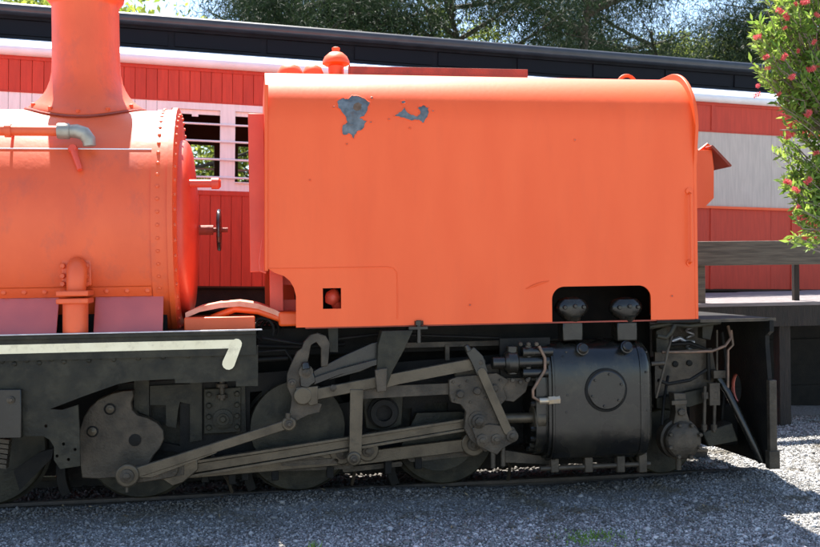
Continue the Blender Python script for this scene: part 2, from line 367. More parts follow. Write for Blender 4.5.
# flaked paint
def chip(pts, name='paint_chip', m=M['primer']):
    loop = [Vector((a, c, 0)) for a, c in pts]; tr = [[tuple(pts[i]) for i in t] for t in tessellate_polygon([loop])]
    for _ in range(3):
        nt_ = []
        for a, c, d in tr:
            ab, bc, ca = [((p[0]+q[0])/2, (p[1]+q[1])/2) for p, q in ((a,c),(c,d),(d,a))]
            nt_ += [[a,ab,ca],[ab,c,bc],[ca,bc,d],[ab,bc,ca]]
        tr = nt_
    idx = {}; v = []; f = []
    for t in tr:
        q = []
        for p in t:
            kx = (round(p[0],3), round(p[1],3))
            if kx not in idx: idx[kx] = len(v); v.append(tuple(tank_pt(*p, .0025 if name == 'paint_chip' else .004)))
            q.append(idx[kx])
        f.append(tuple(q))
    b = MB(); b.add(v, f); o = b.build(name, m, TANK, smooth=60)
    if name != 'paint_chip': return o
    e = [tank_pt(*p, .003) for p in pts]; b = MB(); b.tube(e + e[:1], .0035, 5); b.build('paint_edge', M['orange'], TANK, smooth=60)
    return o
def jag(pts, amp=.8, n=4):
    out = []
    for i in range(len(pts)):
        a, c = pts[i], pts[(i+1) % len(pts)]
        for k in range(n):
            t = k / n; j = 0 if k == 0 else amp
            out.append((a[0]+(c[0]-a[0])*t + random.uniform(-j, j), a[1]+(c[1]-a[1])*t + random.uniform(-j, j)))
    return out
chip(jag([(337,101),(343,98),(348,99),(352,95),(358,96),(364,98),(370,102),(368,109),(365,115),(360,118),(367,121),(364,128),(357,132),(354,139),(350,134),(343,135),(342,127),(347,122),(345,116),(338,108)]))
chip(jag([(394,116),(399,112),(404,107),(409,113),(416,116),(420,113),(418,107),(424,105),(429,108),(428,116),(424,123),(419,120),(412,121),(404,118)]))
chip(jag([(401,101),(405,100.5),(406,103),(402,104)], .3))
chip(jag([(354,104),(358,102),(362,105),(361,110),(356,111),(353,108)], .5), 'rust_spot', M['rustspot'])
for cx_, cy_, r_ in ((372,98,1.2),(334,107,1.0),(371,122,1.1),(433,111,1.0),(389,119,.9),(347,144,.9),(410,128,.8),(672,296,1.0),(310,180,.9),(575,140,.9),(470,305,1.0)):
    chip(jag([(cx_ + r_*1.2*math.cos(t), cy_ + r_*math.sin(t)) for t in np.linspace(0, 2*math.pi, 7)[:-1]], .25, 2))
# things on the tank top
def tp(px, py, Y): return at(px, py, Y)
b = MB(); x0, x1 = X(350,74,.58), X(527,80,.58)
b.box(x0, x1, .55, .565, TZ1-.02, TZ1+.095); b.box(x0, x1, .565, .65, TZ1+.08, TZ1+.095); b.box(x0-.01, x0, .55, .65, TZ1-.02, TZ1+.11)
b.build('top_beam', M['rust'], TANK, bevel=.003)
p = tp(336, 60, .7); VY = .7
b = MB(); b.lathe([(.07,-.04),(.07,.12)], (p.x,VY,TZ1), (0,0,1), 20); b.build('vent_stem', M['orange'], TANK)
b = MB(); b.lathe([(.075,.12),(.10,.125),(.125,.14),(.122,.16),(.10,.205),(.06,.24),(.035,.247),(.033,.265),(.036,.27),(.036,.285),(.02,.292)], (p.x,VY,TZ1), (0,0,1), 24)
b.build('mushroom_vent', M['orange'], TANK, smooth=40)
for px, rr_ in ((290,.115),(313,.095)):
    b = MB(); q = tp(px, 68, .62); b.lathe([(rr_,-.02),(rr_*.97,.05),(rr_*.75,.10),(rr_*.3,.125)], (q.x,.62,TZ1-.01), (0,0,1), 20); b.build('filler_cap', M['orange'], TANK, smooth=50)
for px in (627,):
    q = tp(px, 82, .6); b = MB(); b.tube([(q.x + .085*math.cos(R(a)), .6, TZ1-.02 + .085*math.sin(R(a))) for a in range(0, 181, 15)], .016); b.build('lifting_eye', M['orange'], TANK)
# hand rail on the end plate, lamp bracket
b = MB(); t0, t1 = at(691,192,-.05), at(691.5,264,-.05)
b.tube([(t0.x,0,t0.z),(t0.x,-.05,t0.z-.02),(t1.x,-.05,t1.z+.02),(t1.x,0,t1.z)], .011)
for z in (t0.z, t1.z): b.lathe([(.03,0),(.03,.012),(.015,.014)], (t0.x,0,z+.01), (0,-1,0), 12)
b.build('handrail', M['orange'], TANK)
YL = .75
lp = [(697,149),(706,147),(714,152),(723,160),(729,165),(727,168),(715,160),(714,183),(713,199),(704,207),(697,215)]
a0 = [at(px,py,YL) for px,py in lp]
bx = [(TX1, Z(700,150,YL)), (X(712,150,YL), Z(712,150,YL)), (X(714,160,YL), Z(715,168,YL)), (X(714,199,YL), Z(714,198,YL)), (X(705,207,YL), Z(705,207,YL)), (TX1, Z(698,215,YL))]
b = MB(); b.plate(bx, YL, YL+.42); BR = b.build('front_hopper', M['orange'], TANK, bevel=.004)
b = MB(); b.bar((X(710,147,YL),Z(710,147,YL)), (X(728,166,YL),Z(728,166,YL)), .025, YL-.05, YL+.47); b.build('hopper_lid', M['rust'], TANK)
b = MB(); q0 = at(699,151,YL+.1); q1 = at(712,148,YL+.1); b.tube([q0, q0+Vector((.04,0,.03)), q1+Vector((-.05,0,.035)), q1], .014); b.build('lid_handle', M['orange'], TANK)
# ---- rear plate of the tank (seen left of it), red
RX0 = X(249,190,.3)
b = MB(); b.box(RX0, TX0-.012, .30, TW-.3, Z(255,272,.3), Z(255,113.5,.3)); b.build('rear_plate', M['red'], LOCO, bevel=.006)
b = MB(); b.box(X(270,300,.35), X(283,300,.35), .35, .5, Z(275,311,.35), Z(275,270,.35)); b.box(X(270,300,.35), X(310,300,.35), .5, .52, Z(275,311,.5), Z(275,300,.5))
b.box(X(283.5,300,.35), X(297,300,.35), .5, .52, Z(275,285,.5), Z(275,268,.5)); b.build('rear_post', M['red'], LOCO)
b = MB(); b.tube([at(262,240,.02), at(259,262,.0), at(260,271,-.02), at(266,273,-.02)], .008); b.build('grab_wire', M['red'], LOCO)
# inside the small square hole: pipe
b = MB(); q = at(333,297,.16); b.lathe([(.01,-.07),(.05,-.06),(.065,-.02),(.065,.02),(.04,.05),(.02,.07)], q, (.3,-.2,1), 14); b.tube([q, q+Vector((.06,.02,-.12)), q+Vector((.1,.1,-.2))], .045); b.build('pipe_union', M['red'], LOCO, smooth=50)

# ---- boiler
BZ = Z(219,230,W); bx1 = X(168,150,1.0)
BR_ = Z(150,112,W-.15) - BZ + .02
BX0 = -5.2
def bsurf(z, off=0):    # front surface Y of the boiler at height z
    return W - math.sqrt(max(0, (BR_+off)**2 - (z-BZ)**2))
def b_pt(px, py, off=0):
    d = ray(px, py); rr2 = (BR_+off)**2
    oy, oz = CAM.y - W, CAM.z - BZ; A_ = d.y**2 + d.z**2; B_ = 2*(oy*d.y + oz*d.z); C_ = oy**2 + oz**2 - rr2
    disc = B_*B_ - 4*A_*C_
    return CAM + d * ((-B_ - math.sqrt(max(disc, 0))) / (2*A_))
b = MB(); b.lathe([(BR_, 0), (BR_, bx1 + .06 - BX0)], (BX0, W, BZ), (1,0,0), 96); BOIL = b.build('boiler', M['boiler_orange'], LOCO, smooth=40)
# smokebox front: ring, riveted band, door
fx = bx1 + .06
b = MB(); b.lathe([(BR_+.012, -.0), (BR_+.012, .13)], (fx-.13+.0, W, BZ), (1,0,0), 96); b.build('end_band', M['boiler_orange'], BOIL, smooth=40)
b = MB()
for k in range(64):
    a = 2*math.pi*k/64; n_ = Vector((0, -math.cos(a), math.sin(a))); b.rivet(Vector((fx-.075, W, BZ)) + n_*(BR_+.012), .016, n_)
b.build('rivet_row', M['boiler_orange'], BOIL, kind='stuff')
b = MB(); b.lathe([(BR_+.012,0),(BR_+.03,.002),(BR_+.03,.045),(BR_-.06,.06)], (fx, W, BZ), (1,0,0), 96); b.build('front_ring', M['boiler_orange'], BOIL, smooth=30)
b = MB()
for k in range(52):
    a = 2*math.pi*k/52; n_ = Vector((0, -math.cos(a), math.sin(a))); b.bolt(Vector((fx+.045, W, BZ)) + n_*(BR_-.035), .015, .024, (1,0,0))
b.build('bolt_ring', M['boiler_orange'], BOIL, kind='stuff')
DR = BR_*.76
b = MB(); b.lathe([(DR,.0),(DR,.035),(DR*.985,.06),(DR*.95,.082),(DR*.85,.105),(DR*.6,.128),(DR*.3,.138),(.02,.14)], (fx+.05, W, BZ+.0), (1,0,0), 72); b.build('smokebox_door', M['red'], BOIL, smooth=50)
b = MB(); q = at(205,186,.8)
b.cyl((fx+.06,.55,q.z), (fx+.36,.55,q.z), .035); b.lathe([(.05,0),(.05,.06),(.03,.08)], (fx+.34,.55,q.z), (1,0,0), 12); b.build('hinge_pin', M['red'], BOIL)
hx = X(219,230,W)
b = MB(); b.cyl((fx+.2,W,BZ),(hx+.08,W,BZ),.022); b.cyl((fx+.2,W,BZ),(fx+.33,W,BZ),.045); b.lathe([(.05,0),(.05,.03)], (hx-.02,W,BZ), (1,0,0), 12); b.build('door_spindle', M['rust'], BOIL)
b = MB(); ring = []
for k in range(36):
    a = 2*math.pi*k/36; c_ = Vector((hx, W + .175*math.cos(a), BZ + .175*math.sin(a))); n_ = Vector((0, math.cos(a), math.sin(a)))
    ring.append([c_ + n_*.02*math.cos(t) + Vector((1,0,0))*.02*math.sin(t) for t in np.linspace(0, 2*math.pi, 9)[:-1]])
b.rings(ring, close=True)
for a in range(0, 360, 90):
    n_ = Vector((0, math.cos(R(a+30)), math.sin(R(a+30)))); b.tube([Vector((hx,W,BZ)), Vector((hx,W,BZ)) + n_*.17], .014)
b.build('handwheel', M['steelrim'], BOIL, smooth=60)
# cladding seam line along the boiler
z_ = BZ + BR_*math.sin(math.asin(min(1,(b_pt(100,149).z - BZ)/BR_))); y_ = bsurf(z_)
b = MB(); b.tube([(BX0, y_-.0, z_), (fx-.13, y_-.0, z_)], .006); b.build('cladding_strip', M['white'], BOIL)
# bottom flange and rivets
zf0, zf1 = Z(80,287.5,.2), Z(80,297,.2)
b = MB(); b.add([(x, bsurf(z)-.014, z) for x in (BX0, fx-.14) for z in np.linspace(zf0, zf1, 6)], [(k,k+1,k+7,k+6) for k in range(5)])
b.build('bottom_flange', M['boiler_orange'], BOIL)
b = MB()
for px in np.arange(-60, 165, 20.5):
    q = at(px+3, 291, .18); z = (zf0*.6+zf1*.4); b.rivet((q.x, bsurf(z)-.014, z), .022)
b.build('rivet_row', M['boiler_orange'], BOIL, kind='stuff')
# sloping plates below
RBZ = Z(130,333.5,-.12)
for (xa0, xa1) in ((-120, 57.5), (94, 163)):
    X0_, X1_ = X(xa0,310,.1), X(xa1,310,.1); yt = bsurf(zf1)-.008
    b = MB(); b.rings([[(x, yt, zf1), (x, yt+.02, zf1), (x, .06, RBZ), (x, .04, RBZ)] for x in (X0_, X1_)]); b.build('sloping_plate', M['maroon'], LOCO, bevel=.003)
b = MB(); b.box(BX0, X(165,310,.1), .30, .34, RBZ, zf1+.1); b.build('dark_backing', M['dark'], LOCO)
# feed valve
q = at(77,272,.1); y0 = bsurf(q.z)
b = MB(); b.box(X(62,270,.1), X(92,270,.1), y0-.03, y0+.06, Z(77,286,.1), Z(77,258,.1)); FV = b.build('feed_valve', M['boiler_orange'], LOCO, bevel=.012)
b = MB(); b.tube([at(77,266,y0+.05), at(77,267,y0-.06), at(77,272,y0-.11), at(76.5,281,y0-.12), at(76,292,y0-.11)], [.075,.078,.08,.078,.075], 16); b.build('elbow', M['boiler_orange'], FV, smooth=60)
b = MB()
for py in (292, 299.5):
    b.box(X(59,py,y0-.1), X(91,py,y0-.1), y0-.24, y0+.05, Z(75,py+4,y0-.1), Z(75,py-1.5,y0-.1))
build_split(b, 'flange', M['boiler_orange'], FV, bevel=.01)
b = MB()
for px in (63, 87):
    for py in (266, 276, 284): b.bolt((X(px,py,y0-.03), y0-.03, Z(px,py,y0-.03)), .024, .035)
b.build('valve_bolts', M['boiler_orange'], FV, kind='stuff')
b = MB(); b.tube([at(75.5,303,y0-.1), at(75.5,334,y0-.1)], .098, 18); b.build('down_pipe', M['boiler_orange'], FV, smooth=60)
# pipe, elbow, tap on the boiler
pb = [b_pt(px, 131, .13) for px in (-60, 0, 60)]; yy = pb[2].y; zz = pb[2].z
b = MB(); b.tube([(BX0, yy, zz), (pb[2].x, yy, zz)], .042, 14); b.lathe([(.055,0),(.055,.05)], (X(5,131,yy), yy, zz), (1,0,0), 14); b.box(X(5,131,yy)+.015, X(5,131,yy)+.035, yy, yy+.3, zz-.02, zz+.02); b.build('steam_pipe', M['boiler_orange'], LOCO, smooth=60)
ex = pb[2].x
b = MB(); b.lathe([(.062,0),(.066,.015),(.066,.09),(.055,.10)], (ex-.02, yy, zz), (1,0,0), 16)
b.tube([(ex+.06,yy,zz),(ex+.13,yy,zz),(ex+.19,yy+.0,zz-.02),(ex+.225,yy,zz-.07),(ex+.23,yy,zz-.12)], [.05,.058,.058,.056,.05], 14); b.build('pipe_elbow', M['galv'], LOCO, smooth=60)
b = MB(); q0 = b_pt(73,149,.04); q1 = b_pt(80,170,.035); b.tube([q0, q1], [.03,.022]); b.lathe([(.038,-.02),(.042,0),(.03,.03)], q0, (0,-1,.3), 12); b.build('drain_tap', M['red'], LOCO, smooth=60)

# ---- chimney
cx = X(86,40,W); ct = .295
b = MB(); NA = 48; rings = []
prof = [(.0,.495),(.015,.50),(.03,.49),(.055,.452),(.09,.412),(.135,.374),(.19,.342),(.26,.316),(.34,.301),(.5,.294),(.8,.292)]
ztr = BZ + BR_ + .45
for t, r_ in prof:
    ring = []
    for k in range(NA):
        a = 2*math.pi*k/NA; y = W + r_*math.sin(a); zb = BZ + math.sqrt(BR_**2 - (r_*math.sin(a))**2) + .004
        fz = min(1, t/.6); ring.append((cx + r_*math.cos(a), y, zb*(1-fz*.0) + t*(1 - 0) + (BZ+BR_ - zb)*fz))
    rings.append(ring)
zt = Z(86,6,W)
for r_, z in ((.293,zt-.2),(.292,zt-.03),(.300,zt),(.335,zt+.04),(.345,zt+.09),(.345,zt+.2),(.32,zt+.24),(.25,zt+.24),(.24,zt-.3)):
    rings.append([(cx + r_*math.cos(2*math.pi*k/NA), W + r_*math.sin(2*math.pi*k/NA), z) for k in range(NA)])
b.rings(rings); CH = b.build('chimney', M['boiler_orange'], LOCO, smooth=40)
b = MB(); ring = []
for k in range(NA):
    a = 2*math.pi*k/NA; r_ = .515; c_ = Vector((cx + r_*math.cos(a), W + r_*math.sin(a), BZ + math.sqrt(BR_**2 - (r_*math.sin(a))**2) + .008)); n_ = Vector((math.cos(a), math.sin(a), 0))
    ring.append([c_ + n_*.02*math.cos(t) + Vector((0,0,.013*math.sin(t))) for t in np.linspace(0, 2*math.pi, 7)[:-1]])
b.rings(ring, close=True); b.build('base_rim', M['rust'], CH)
b = MB()
for a in range(-150, 0, 30):
    r_ = .48; b.bolt((cx + r_*math.cos(R(a)), W + r_*math.sin(R(a)), BZ + math.sqrt(BR_**2 - (r_*math.sin(R(a)))**2) + .03), .02, .03, (0,-.3,1))
b.build('rim_bolts', M['boiler_orange'], CH, kind='stuff')

# ---- running board and side frame
YV = -.12
rbx1 = X(256,332,YV)
b = MB(); b.box(BX0, rbx1, YV, 2.32, RBZ-.03, RBZ); b.box(BX0, rbx1, 2.28, 2.30, .55, RBZ-.03); RB = b.build('running_board', M['black'], LOCO, bevel=.003)  # widened to the unseen far side, with valance, to shade the ground beneath
b = MB(); b.box(BX0, rbx1+.05, YV-.006, YV+.02, RBZ+.003, RBZ+.014); b.build('board_edge', M['edge'], RB, bevel=.003)
VZ = Z(130,383,YV+.02); YF = YV + .02
b = MB(); b.box(BX0, rbx1, YF, YF+.02, Z(130,358,YF), RBZ-.03); b.build('valance', M['black'], RB)
# cream lining: a horizontal strip with a return at the end
ls0 = Z(120,352.5-1.5,YF) ; za, zb_ = Z(130,342,YF), Z(130,350.8,YF); q1 = at(236,343.5,YF); q2 = at(228.5,363.5,YF)
b = MB(); b.plate([(BX0, zb_), (q1.x, zb_), (q1.x, za), (BX0, za)], YF-.005, YF); b.build('lining_stripe', M['cream'], RB, smooth=0)
b = MB(); b.bar((q1.x+.005, (za+zb_)/2), (q2.x, q2.z), .085, YF-.010, YF-.0051, .10); b.build('lining_end', M['cream'], RB, smooth=0)
# frame plate with its cut-outs
YP = YF + .025
fp = [(-60,357),(258,346),(258,386),(236,386),(236,381),(190,383),(175,383),(175,379),(134,381),(118,384),(104,389),(84,396),(66,403),(50,409),(62,410),(78,405),(79.5,430),(80,466),(60,469),(54,460),(54,447),(50,440),(43,436),(24,436),(-60,436)]
b = MB()
holes = [[(px+1.7*math.cos(a), py+1.7*math.sin(a)) for a in np.linspace(0,2*math.pi,9)[:-1]] for px,py in ((46,426),(63.5,444),(75,449.5),(57,456),(68.5,459.5))]
b.plate(xz(fp, YP), YP, YP+.03, [xz(h, YP) for h in holes]); FP = b.build('side_frame', M['black'], LOCO, smooth=0)
b = MB()
for i, px in enumerate(np.arange(2, 250, 12.4)):
    py = 361.5 - px*.045 + (3 if i % 2 else 0)
    b.rivet(at(px, py, YP), .021)
b.build('rivet_row', M['black'], FP, kind='stuff')
b = MB(); b.plate(xz([(-60,390),(21,389.5),(21.5,438),(-60,439)], YP-.06), YP-.06, YP); bp = b.build('bracket_plate', M['gloss'], FP, bevel=.006)
b = MB(); b.bolt(at(11,400,YP-.06), .03, .02, n=12); b.bolt(at(11,400,YP-.08), .018, .02); b.build('bolt', M['grey'], FP)
# lifted parts in the space between boiler unit and tank
yb = .12
b = MB(); b.box(X(184,320,yb), X(255,320,yb), yb, yb+.5, Z(220,330.5,yb), Z(220,317,yb)); b.build('sand_box', M['boiler_orange'], LOCO, bevel=.012)
b = MB(); pts = [(186,315),(200,309),(220,305),(240,303.5),(258,306),(275,312),(290,320)]
ro = xz(pts, .3); b.plate([(x, z-.022) for x, z in ro] + [(x, z+.022) for x, z in reversed(ro)], .22, .80); b.build('curved_cover', M['pale'], LOCO, smooth=50)
b = MB(); b.tube([at(212,318,.3), at(235,309,.25), at(258,311,.25), at(287,321,.25)], .03); b.build('cover_pipe', M['orange'], LOCO, smooth=60)
b = MB(); b.box(X(278,318,.4), X(298,318,.4), .2, .9, Z(290,325,.4), Z(290,311,.4)); b.build('pivot_casting', M['orange'], LOCO, bevel=.02)
b = MB()
for k in range(4):
    q = at(262+5*k, 330, .25+.1*k); b.tube([q + Vector((.1*math.cos(t)*1.0, 0, .1*math.sin(t))) for t in np.linspace(-.5, 4.2, 12)], .012)
b.build('hose_coil', M['dark'], LOCO, kind='stuff')
b = MB(); b.box(X(250,345,.5), X(300,345,.5), .5, 1.7, Z(270,352,.5), Z(270,326,.5)); b.build('pivot_stretcher', M['dark'], LOCO, bevel=.01)

# ================================================================== ENGINE UNIT
WXS = [X(143,445,.57), X(298,445,.57), X(443,445,.57)]; WR = .47
def wheel(xc, r_, y, name='driving_wheel', parent=LOCO):
    b = MB(); b.lathe([(r_-.05,-.0),(r_-.012,.0),(r_,.012),(r_+.002,.115),(r_+.03,.118),(r_+.03,.145),(r_-.05,.145)], (xc, y, r_), (0,1,0), 56); wh = b.build(name, M['black'], parent, smooth=35)
    b = MB(); b.lathe([(.06,.02),(r_-.05,.03),(r_-.05,.10),(.06,.10)], (xc,y,r_), (0,1,0), 40); b.build('wheel_disc', M['dark'], wh, smooth=35)
    return wh
for x in WXS: wheel(x, WR, .50)
for x in WXS: wheel(x, WR, 1.58)
for xq in (X(-10,460,.57),): wheel(xq, WR, .50); wheel(xq, WR, 1.58)
wheel(X(660,440,.57), .30, .50, 'pony_wheel'); wheel(X(660,440,.57), .30, 1.58, 'pony_wheel')
b = MB()
for x in WXS: b.cyl((x, .3, WR), (x, 1.9, WR), .075)
build_split(b, 'axle', M['dark'], LOCO)
# main frame (outside frame): plate with windows, horn guides, boxes
YM = .40
mf = [(118,384),(556,350),(556,440),(478,448),(478,438),(410,440),(410,452),(345,453),(335,440),(262,441),(255,455),(190,455),(150,448),(118,430)]
wins = [[(150,388),(188,386),(188,396),(180,404),(180,446),(152,440)], [(250,392),(262,391),(262,430),(250,430)], [(335,375),(350,374),(350,402),(335,404)], [(392,410),(412,408),(410,430),(398,434)], [(425,404),(448,402),(448,426),(425,430)]]
b = MB(); b.plate(xz(mf, YM), YM, YM+.03, [xz(h, YM) for h in wins]); MF = b.build('main_frame', M['dark'], LOCO, smooth=0)
b = MB(); b.box(X(258,340,.44), X(560,340,.44), .44, .5, Z(400,352,.44), TZ0-.03); b.build('upper_frame', M['dark'], LOCO)
b = MB(); b.box(WXS[0]-.7, X(690,440,.8), .80, .84, .07, 1.0); b.box(WXS[0]-1.4, X(668,440,1.4), 1.4, 1.44, .05, 1.0); build_split(b, 'inner_frame', M['dark'], LOCO)  # plates carried down past real frame depth to hide sunlit ground beyond
b = MB()
for pl in ([(134,381),(149,380.5),(149,416),(134,410)], [(190,383),(202,382.5),(202,440),(190,442)], [(150,386),(190,384),(190,404),(180,402),(178,410),(176,428),(166,426),(166,405),(150,405)], [(236,386),(245,386),(246,432),(236,434)]):
    b.plate(xz(pl, YM-.03), YM-.03, YM)
build_split(b, 'horn_guide', M['black'], LOCO, smooth=0)
b = MB(); b.plate(xz([(204,389),(241,387),(241,432),(204,434)], YM-.04), YM-.05, YM); AB = b.build('axle_box', M['black'], LOCO, bevel=.006)
b = MB()
for px in (209, 237):
    for py in (394, 405, 416, 427): b.bolt(at(px, py - (px-223)*.03, YM-.05), .024, .03)
b.lathe([(.085,0),(.085,.02),(.05,.025),(.05,.045)], at(223,419,YM-.05), (0,-1,0), 20); b.bolt(at(223,419,YM-.09), .03, .03)
b.build('box_bolts', M['black'], AB, kind='stuff')
b = MB(); q = at(222,386,YM-.08); b.cyl(q+Vector((0,0,-.12)), q+Vector((0,0,.04)), .022); b.lathe([(.05,-.01),(.05,.02)], q, (0,0,1), 10); b.lathe([(.045,-.01),(.045,.02)], q+Vector((0,0,-.09)), (0,0,1), 10); b.build('spring_pin', M['grey'], LOCO)
# crank weights
YC = .24
cw1 = [(82,478),(80,462),(79,445),(80,430),(84,417),(90,407),(99,399),(110,394),(122,391),(133,390.5),(133.5,396),(131,403),(132,410),(138,415.5),(148,418),(157,423),(163,430),(164,439),(160,448),(154,455),(149,464),(140,476),(100,479)]
b = MB(); b.plate(xz(cw1, YC), YC, YC+.10); CW = b.build('crank_weight', M['grey'], LOCO, bevel=.008)
b = MB()
for px, py in ((110,409),(92.5,431.5)): b.lathe([(.048,-.01),(.048,.008),(.044,.010)], at(px,py,YC), (0,-1,0), 20)
build_split(b, 'bolt_washer', M['dark'], CW)
b = MB()
for px, py in ((110,409),(92.5,431.5)): b.lathe([(.034,0),(.034,.012),(.03,.014)], at(px,py,YC-.010), (0,-1,0), 18); b.bolt(at(px,py,YC-.024), .018, .012)
build_split(b, 'weight_bolt', M['rod'], CW, per=2)
b = MB(); b.lathe([(.05,0),(.05,.012),(.03,.016)], at(135,440,YC), (0,-1,0), 28); b.build('axle_hub', M['dark'], CW, smooth=40)
q = at(298,428,YC); b = MB(); cwp = arc(q.x, q.z, .40, -20, 200, 28) + [(q.x-.28, q.z-.30), (q.x+.28, q.z-.30)]
b.plate(cwp, YC, YC+.10); CW2 = b.build('crank_weight', M['black'], LOCO, bevel=.008)
q = at(440,430,YC); b = MB(); b.plate(arc(q.x, q.z, .36, -160, 10, 24) + [(q.x+.2, q.z+.15), (q.x-.2, q.z+.15)], YC+.02, YC+.10); b.build('crank_weight', M['black'], LOCO, bevel=.008)
b = MB(); q = at(383,412,YC); b.lathe([(.135,0),(.135,.03),(.115,.04),(.115,.08),(.07,.08),(.07,.02)], q, (0,-1,0), 28); b.build('axle_nut', M['dark'], LOCO, smooth=40)
b = MB(); b.plate(xz([(362,386),(404,384),(402,425),(385,432),(366,428)], YC+.02), YC+.03, YC+.09); b.build('axle_box', M['black'], LOCO, bevel=.008)

# rods
def barp(b, p, q, wpx, y0, th, w2=None):
    a, c = at(*p, y0), at(*q, y0); s = .0085
    b.bar((a.x, a.z), (c.x, c.z), wpx*s, y0, y0+th, None if w2 is None else w2*s)
def eye(b, p, rpx, y0, th):
    a = at(*p, y0); b.lathe([(rpx*.0085, 0), (rpx*.0085, th-.008), (rpx*.0085-.008, th)], (a.x, y0+th, a.z), (0,-1,0), 24)
def pin(b, p, rpx, y0, h=.03):
    a = at(*p, y0); r_ = rpx*.0085; b.lathe([(r_,0),(r_,h*.6),(r_*.8,h*.7)], (a.x, y0, a.z), (0,-1,0), 16); b.bolt((a.x, y0-h*.7, a.z), r_*.55, h*.6)
# coupling rod (behind)
Y1 = .15
b = MB(); barp(b, (165,474), (344,459), 13, Y1, .05, 12); barp(b, (354,459), (500,441), 13, Y1, .05); eye(b, (342,453), 12, Y1-.02, .08); eye(b, (368,451), 11, Y1-.02, .08); eye(b, (474,444), 13, Y1-.01, .07)
b.plate(xz([(338,444),(376,441),(374,460),(345,464)], Y1), Y1-.01, Y1+.055)
CO = b.build('coupling_rod', M['rod'], LOCO, bevel=.006)
b = MB(); pin(b, (342,453), 6, Y1-.02); pin(b, (368,451), 6, Y1-.02); pin(b, (474,444), 7, Y1-.01); build_split(b, 'rod_pin', M['grey'], CO, per=2)
b = MB(); barp(b, (284,459), (322,459), 4, Y1-.012, .012); b.build('rod_key', M['grey'], CO)
b = MB(); barp(b, (284,464), (336,461), 5, Y1-.02, .02); barp(b, (258,468), (350,465), 8, Y1+.08, .04); barp(b, (412,458), (470,452), 8, Y1+.08, .04); build_split(b, 'horn_stay', M['grey'], LOCO)
# connecting rod: fluted
Y2 = .05
b = MB(); A_, B_ = at(176,472,Y2), at(478,423,Y2); d = Vector((B_.x-A_.x, 0, B_.z-A_.z)).normalized(); n_ = Vector((-d.z, 0, d.x))
for o_, y0, h_ in ((.048,Y2-.0,.024),(-.048,Y2-.0,.024)):
    p0 = A_ + n_*o_*1.15; p1 = B_ + n_*o_*.85
    b.plate([(p0.x - n_.x*h_/2, p0.z - n_.z*h_/2), (p1.x - n_.x*h_/2, p1.z - n_.z*h_/2), (p1.x + n_.x*h_/2, p1.z + n_.z*h_/2), (p0.x + n_.x*h_/2, p0.z + n_.z*h_/2)], y0, y0+.06)
p0, p1 = A_, B_
b.plate([(p0.x - n_.x*.036, p0.z - n_.z*.036), (p1.x - n_.x*.029, p1.z - n_.z*.029), (p1.x + n_.x*.029, p1.z + n_.z*.029), (p0.x + n_.x*.036, p0.z + n_.z*.036)], Y2+.022, Y2+.045)
CR_ = b.build('connecting_rod', M['rod'], LOCO, bevel=.003)
b = MB(); b.plate(xz([(155,466),(184,459),(197,457),(198,470),(184,482),(172,486),(160,478)], Y2-.02), Y2-.02, Y2+.08); b.build('big_end', M['rod'], CR_, bevel=.008)
b = MB(); b.plate(xz([(159,468),(184,464),(184,475),(162,479)], Y2-.03), Y2-.03, Y2-.018); b.build('cotter_block', M['grey'], CR_, bevel=.004)
# return crank and eccentric rod (front)
Y3 = -.05
b = MB(); barp(b, (127,476), (170,470), 17, Y3+.045, .04, 15); b.build('return_crank', M['grey'], LOCO, bevel=.006)
b = MB(); barp(b, (127,476), (289,424), 9.5, Y3, .04, 9); eye(b, (127,476), 11, Y3-.02, .07); eye(b, (289,424), 7, Y3-.01, .055)
b.plate(xz([(134,468),(180,456),(215,446),(217,453),(150,478),(138,478)], Y3), Y3+.004, Y3+.036)
ER = b.build('eccentric_rod', M['rod'], LOCO, bevel=.005)
b = MB(); pin(b, (127,476), 6.5, Y3-.02); pin(b, (289,424), 4, Y3-.01); build_split(b, 'rod_pin', M['grey'], ER, per=2); b = MB(); b.cyl(at(288,419,Y3), at(288,413,Y3), .022); b.cyl(at(127,485,Y3), at(127,492,Y3), .012); build_split(b, 'oil_cup', M['grey'], ER)
# expansion link and brackets
YE = .02
b = MB(); ol = [(297,352),(302,348),(304,342),(310,335),(318,333),(326,336),(330,343),(328,366),(321,367),(321,348),(316,342),(311,345),(309,356),(306,370),(303,384),(306,394),(312,400),(322,404),(320,412),(308,415),(298,420),(290,430),(284,424),(290,412),(292,398),(287,386),(287,374),(292,362)]
b.plate(xz(ol, YE), YE, YE+.05); EL = b.build('expansion_link', M['grey'], LOCO, bevel=.006)
b = MB(); pin(b, (292,383), 4, YE); pin(b, (306,372), 7, YE-.03); build_split(b, 'link_pin', M['grey'], EL, per=2)
b = MB(); b.plate(xz([(300,372),(312,368),(316,382),(308,388),(300,386)], YE-.05), YE-.05, YE-.0); b.cyl(at(306,369,YE-.03), at(305,362,YE-.03), .045, .03); b.build('link_bracket', M['gloss'], LOCO, bevel=.008)
b = MB(); b.plate(xz([(313,371),(345,355),(372,343),(382,341),(384,362),(360,372),(330,380),(315,382)], YE+.03), YE+.03, YE+.09)
b.plate(xz([(313,378),(345,367),(384,357),(384,363),(345,373),(314,385)], YE-.02), YE-.03, YE+.03); b.build('motion_bracket', M['gloss'], LOCO, bevel=.006)
b = MB(); b.plate(xz([(382,331),(413,330),(404,350),(392,372),(386,388),(377,388),(377,368),(378,345)], YE-.05), YE-.06, YE+.10); HG = b.build('hanger_bracket', M['black'], LOCO, bevel=.005)
b = MB(); b.plate(xz([(375,370),(387,368),(386,391),(377,392)], YE-.10), YE-.11, YE-.06); b.build('bracket_foot', M['grey'], HG, bevel=.004)
